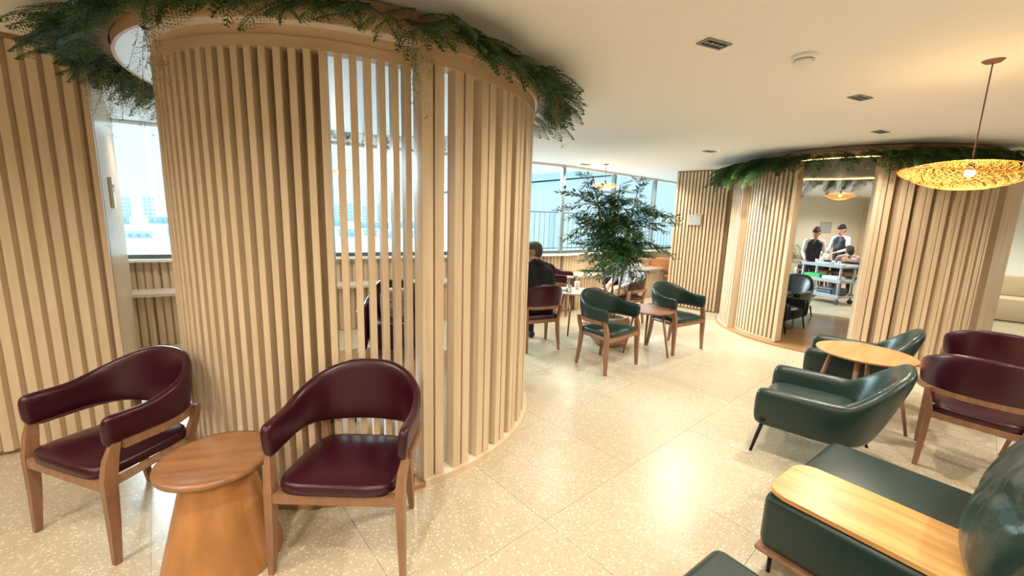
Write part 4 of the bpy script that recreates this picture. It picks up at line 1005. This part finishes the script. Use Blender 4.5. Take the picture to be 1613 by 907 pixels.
# servers and diners beyond the doorway
J, T, Mh, hd = standing(yaw_h=R(-40), pitch_h=R(15), lean=.10, wr=((-.22, -.30, .93), (.12, -.34, .93)))
p = figure('person', 'server in a white shirt and dark vest standing behind the trolley looking left', (7.10, 9.82), R(-18), J, dict(top=M_WSH, skin=M_SKIN, legs=M_TRO, shoe=M_SHOE, lip=M_LIP), voxel=.016, scale=.93)
hair(p, T, Mh, M_HAIRD, cap=True); eyes(p, T)
def vest(root, lean=0):
    bm = bmesh.new()
    for s in (-1, 1):
        hull_capsule(bm, Vector((s * .065, .004, .93)), Vector((s * .068, -lean * .3 + .002, 1.06)), .122, .112)
        hull_capsule(bm, Vector((s * .064, -lean * .3 + .002, 1.06)), Vector((s * .085, -lean + .004, 1.31)), .112, .108)
        hull_capsule(bm, Vector((s * .02, -lean + .004, 1.12)), Vector((s * .05, -lean + .004, 1.36)), .10, .088)
    me = bpy.data.meshes.new('vest'); bm.to_mesh(me); bm.free(); o = bpy.data.objects.new('vest', me); COL.objects.link(o)
    md = o.modifiers.new('r', 'REMESH'); md.mode = 'VOXEL'; md.voxel_size = .014; md.use_smooth_shade = True; me.materials.append(M_VEST); o.parent = root
vest(p, .10)
J, T, Mh, hd = standing(yaw_h=R(0), pitch_h=R(12), lean=.06, wr=((-.16, -.34, 1.02), (.14, -.34, 1.02)))
p = figure('person', 'server in a dark vest standing side-on, farther right beyond the trolley', (8.45, 10.65), R(-75), J, dict(top=M_WSH, skin=M_SKIN, legs=M_TRO, shoe=M_SHOE, lip=M_LIP), voxel=.016, scale=.98)
hair(p, T, Mh, M_HAIRD, cap=True); eyes(p, T); vest(p, .06)
J, T, Mh, hd = seated(yaw_h=R(10))
p = figure('person', 'seated diner in a white shirt with their back to us left of the servers', (7.55, 10.25), R(185), J, dict(top=M_WSH, skin=M_SKIN, legs=M_TRO, shoe=M_SHOE, lip=M_LIP), voxel=.016, scale=.97)
hair(p, T, Mh, M_HAIRD)
J, T, Mh, hd = seated(yaw_h=R(20), lean=.06)
p = figure('person', 'seated dark-haired diner in a brown patterned top behind the trolley', (8.1, 9.95), R(150), J, dict(top=mat('brown_pattern', (.35, .20, .18), .8, noise=((14, 14, 14), (.62, .5, .5), 2)), skin=M_SKIN, legs=M_TRO, shoe=M_SHOE, lip=M_LIP), voxel=.016, scale=.95)
hair(p, T, Mh, M_HAIRD, long=True)
J, T, Mh, hd = seated(yaw_h=R(0), lean=.04)
p = figure('person', 'seated diner facing us between the two servers', (8.35, 11.35), R(-20), J, dict(top=mat('peach_top', (.72, .45, .34), .8), skin=M_SKIN, legs=M_TRO, shoe=M_SHOE, lip=M_LIP), voxel=.016, scale=.97)
hair(p, T, Mh, M_HAIRD, long=True); eyes(p, T)
chair(8.35, 11.38, -20, 'black armchair facing us under the diner between the servers', M_BLACKL)

# ================================================================ OUTSIDE
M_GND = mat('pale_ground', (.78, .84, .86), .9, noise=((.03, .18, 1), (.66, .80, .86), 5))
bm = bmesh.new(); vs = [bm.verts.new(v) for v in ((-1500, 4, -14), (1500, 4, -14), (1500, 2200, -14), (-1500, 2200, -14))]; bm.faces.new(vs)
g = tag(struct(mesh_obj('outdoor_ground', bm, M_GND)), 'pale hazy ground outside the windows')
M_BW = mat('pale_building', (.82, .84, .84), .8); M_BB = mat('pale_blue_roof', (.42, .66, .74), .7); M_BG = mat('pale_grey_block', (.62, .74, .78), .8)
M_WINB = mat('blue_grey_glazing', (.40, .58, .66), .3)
rnd = random.Random(21)
def building(x, y, w, d, h, rz, label, m, group, roof=M_BB, rows=0, cols=0, z=-14):
    t = thing('distant_building', label, 'building', (x, y, z), rz, group)
    bm = bmesh.new(); box(bm, (0, 0, h / 2), (w, d, h)); mesh_obj('walls', bm, m, t)
    bm = bmesh.new(); box(bm, (0, 0, h + .5), (w * 1.02, d * 1.02, 1.0)); mesh_obj('roof', bm, roof, t)
    if rows:
        bm = bmesh.new()
        for i in range(cols):
            for j in range(rows): box(bm, ((i + .5) / cols * w * .94 - w * .47, -d / 2 - .1, (j + .7) / (rows + .4) * h), (w / cols * .4, .3, h / rows * .4))
        o = mesh_obj('windows', bm, M_WINB, t); o['kind'] = 'stuff'
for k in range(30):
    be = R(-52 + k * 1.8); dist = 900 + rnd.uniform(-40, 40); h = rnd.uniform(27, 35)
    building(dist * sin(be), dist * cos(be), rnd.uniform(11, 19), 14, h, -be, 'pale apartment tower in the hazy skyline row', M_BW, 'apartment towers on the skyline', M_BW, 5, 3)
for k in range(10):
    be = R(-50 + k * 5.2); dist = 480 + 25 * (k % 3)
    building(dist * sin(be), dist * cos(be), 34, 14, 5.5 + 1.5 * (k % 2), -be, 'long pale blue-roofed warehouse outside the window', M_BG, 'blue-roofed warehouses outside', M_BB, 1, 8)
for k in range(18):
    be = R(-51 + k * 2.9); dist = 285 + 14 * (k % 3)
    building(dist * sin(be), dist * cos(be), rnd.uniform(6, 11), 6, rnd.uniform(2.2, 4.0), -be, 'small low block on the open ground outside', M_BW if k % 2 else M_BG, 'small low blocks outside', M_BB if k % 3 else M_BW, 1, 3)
# terrace beyond the right-hand windows: slab, railing, big pale wing
t = thing('terrace_slab', 'white terrace slab outside the right-hand windows', 'terrace')
bm = bmesh.new(); poly_slab(bm, [(-1.6, 7.0), (.8, 8.1), (9, 14.8), (11.5, 16.5), (11.5, 22), (-1.6, 12.5)], .35, .55); mesh_obj('slab', bm, M_WHITE, t)
rl = thing('terrace_railing', 'thin grey picket railing along the terrace outside', 'railing')
ra_, rb_ = Vector((-1.6, 12.0, .55)), Vector((11.3, 21.2, .55)); nP_ = 75; me = None
for k in range(nP_):
    p = ra_.lerp(rb_, k / (nP_ - 1))
    if me is None: bm = bmesh.new(); bar(bm, (0, 0, 0), (0, 0, 1.28), .012, seg=6); o = mesh_obj('picket', bm, M_ALU, rl); me = o.data
    else: o = link('picket', me, None, rl)
    o.location = p
for z in (.08, 1.28):
    bm = bmesh.new(); bar(bm, ra_ + Vector((0, 0, z)), rb_ + Vector((0, 0, z)), .022, seg=6); mesh_obj('rail', bm, M_ALU, rl)
t = thing('building_wing', 'large pale building wing with a sloping roof outside the right-hand windows', 'building', (24, 52, -14), R(20))
prof = [(-32, 0), (45, 0), (45, 28), (-6, 21.5), (-32, 18.0)]
bm = bmesh.new(); loft(bm, [[Vector((x, y, z)) for x, z in prof] for y in (-4, 9)]); mesh_obj('walls', bm, M_BW, t)
prof = [(-33, 18.0), (-6, 21.6), (46, 28.2), (46, 28.9), (-6, 22.2), (-33, 18.6)]
bm = bmesh.new(); loft(bm, [[Vector((x, y, z)) for x, z in prof] for y in (-5, 10)]); mesh_obj('roof_edge', bm, M_BG, t)
for k in range(14):
    bm = bmesh.new(); box(bm, (-28 + k * 5, -4.1, 12), (.35, .3, 9)); mesh_obj('facade_fin', bm, M_BG, t)
# shrubs outside the far right window
for k in range(3):
    t = thing('outdoor_shrub', ('nearest', 'middle', 'farthest')[k] + ' sunlit green shrub outside the far right window', 'shrub', (12.6, 10.6 + 2.1 * k, .0), 0, 'shrubs outside the far right window')
    bm = bmesh.new(); r3 = random.Random(k)
    for i in range(900):
        v = Vector((r3.gauss(0, .3), r3.gauss(0, .35), r3.uniform(0, 2.3))); leaf(bm, v, (r3.uniform(-1, 1), r3.uniform(-1, 1), r3.uniform(-.6, .8)), (0, 0, 1), .11, .055)
    o = mesh_obj('foliage', bm, mat('shrub_leaf', (.06, .22, .05), .5), t); o['kind'] = 'stuff'
    bm = bmesh.new(); bar(bm, (0, 0, -.1), (0, 0, 1.8), .02, .006); mesh_obj('stem', bm, M_BARK, t)
bm = bmesh.new(); box(bm, (14, 12, -.05), (5.6, 8, .1)); tag(struct(mesh_obj('planting_bed', bm, mat('grass_green', (.10, .2, .05), .9))), 'planted bed outside the far right window')
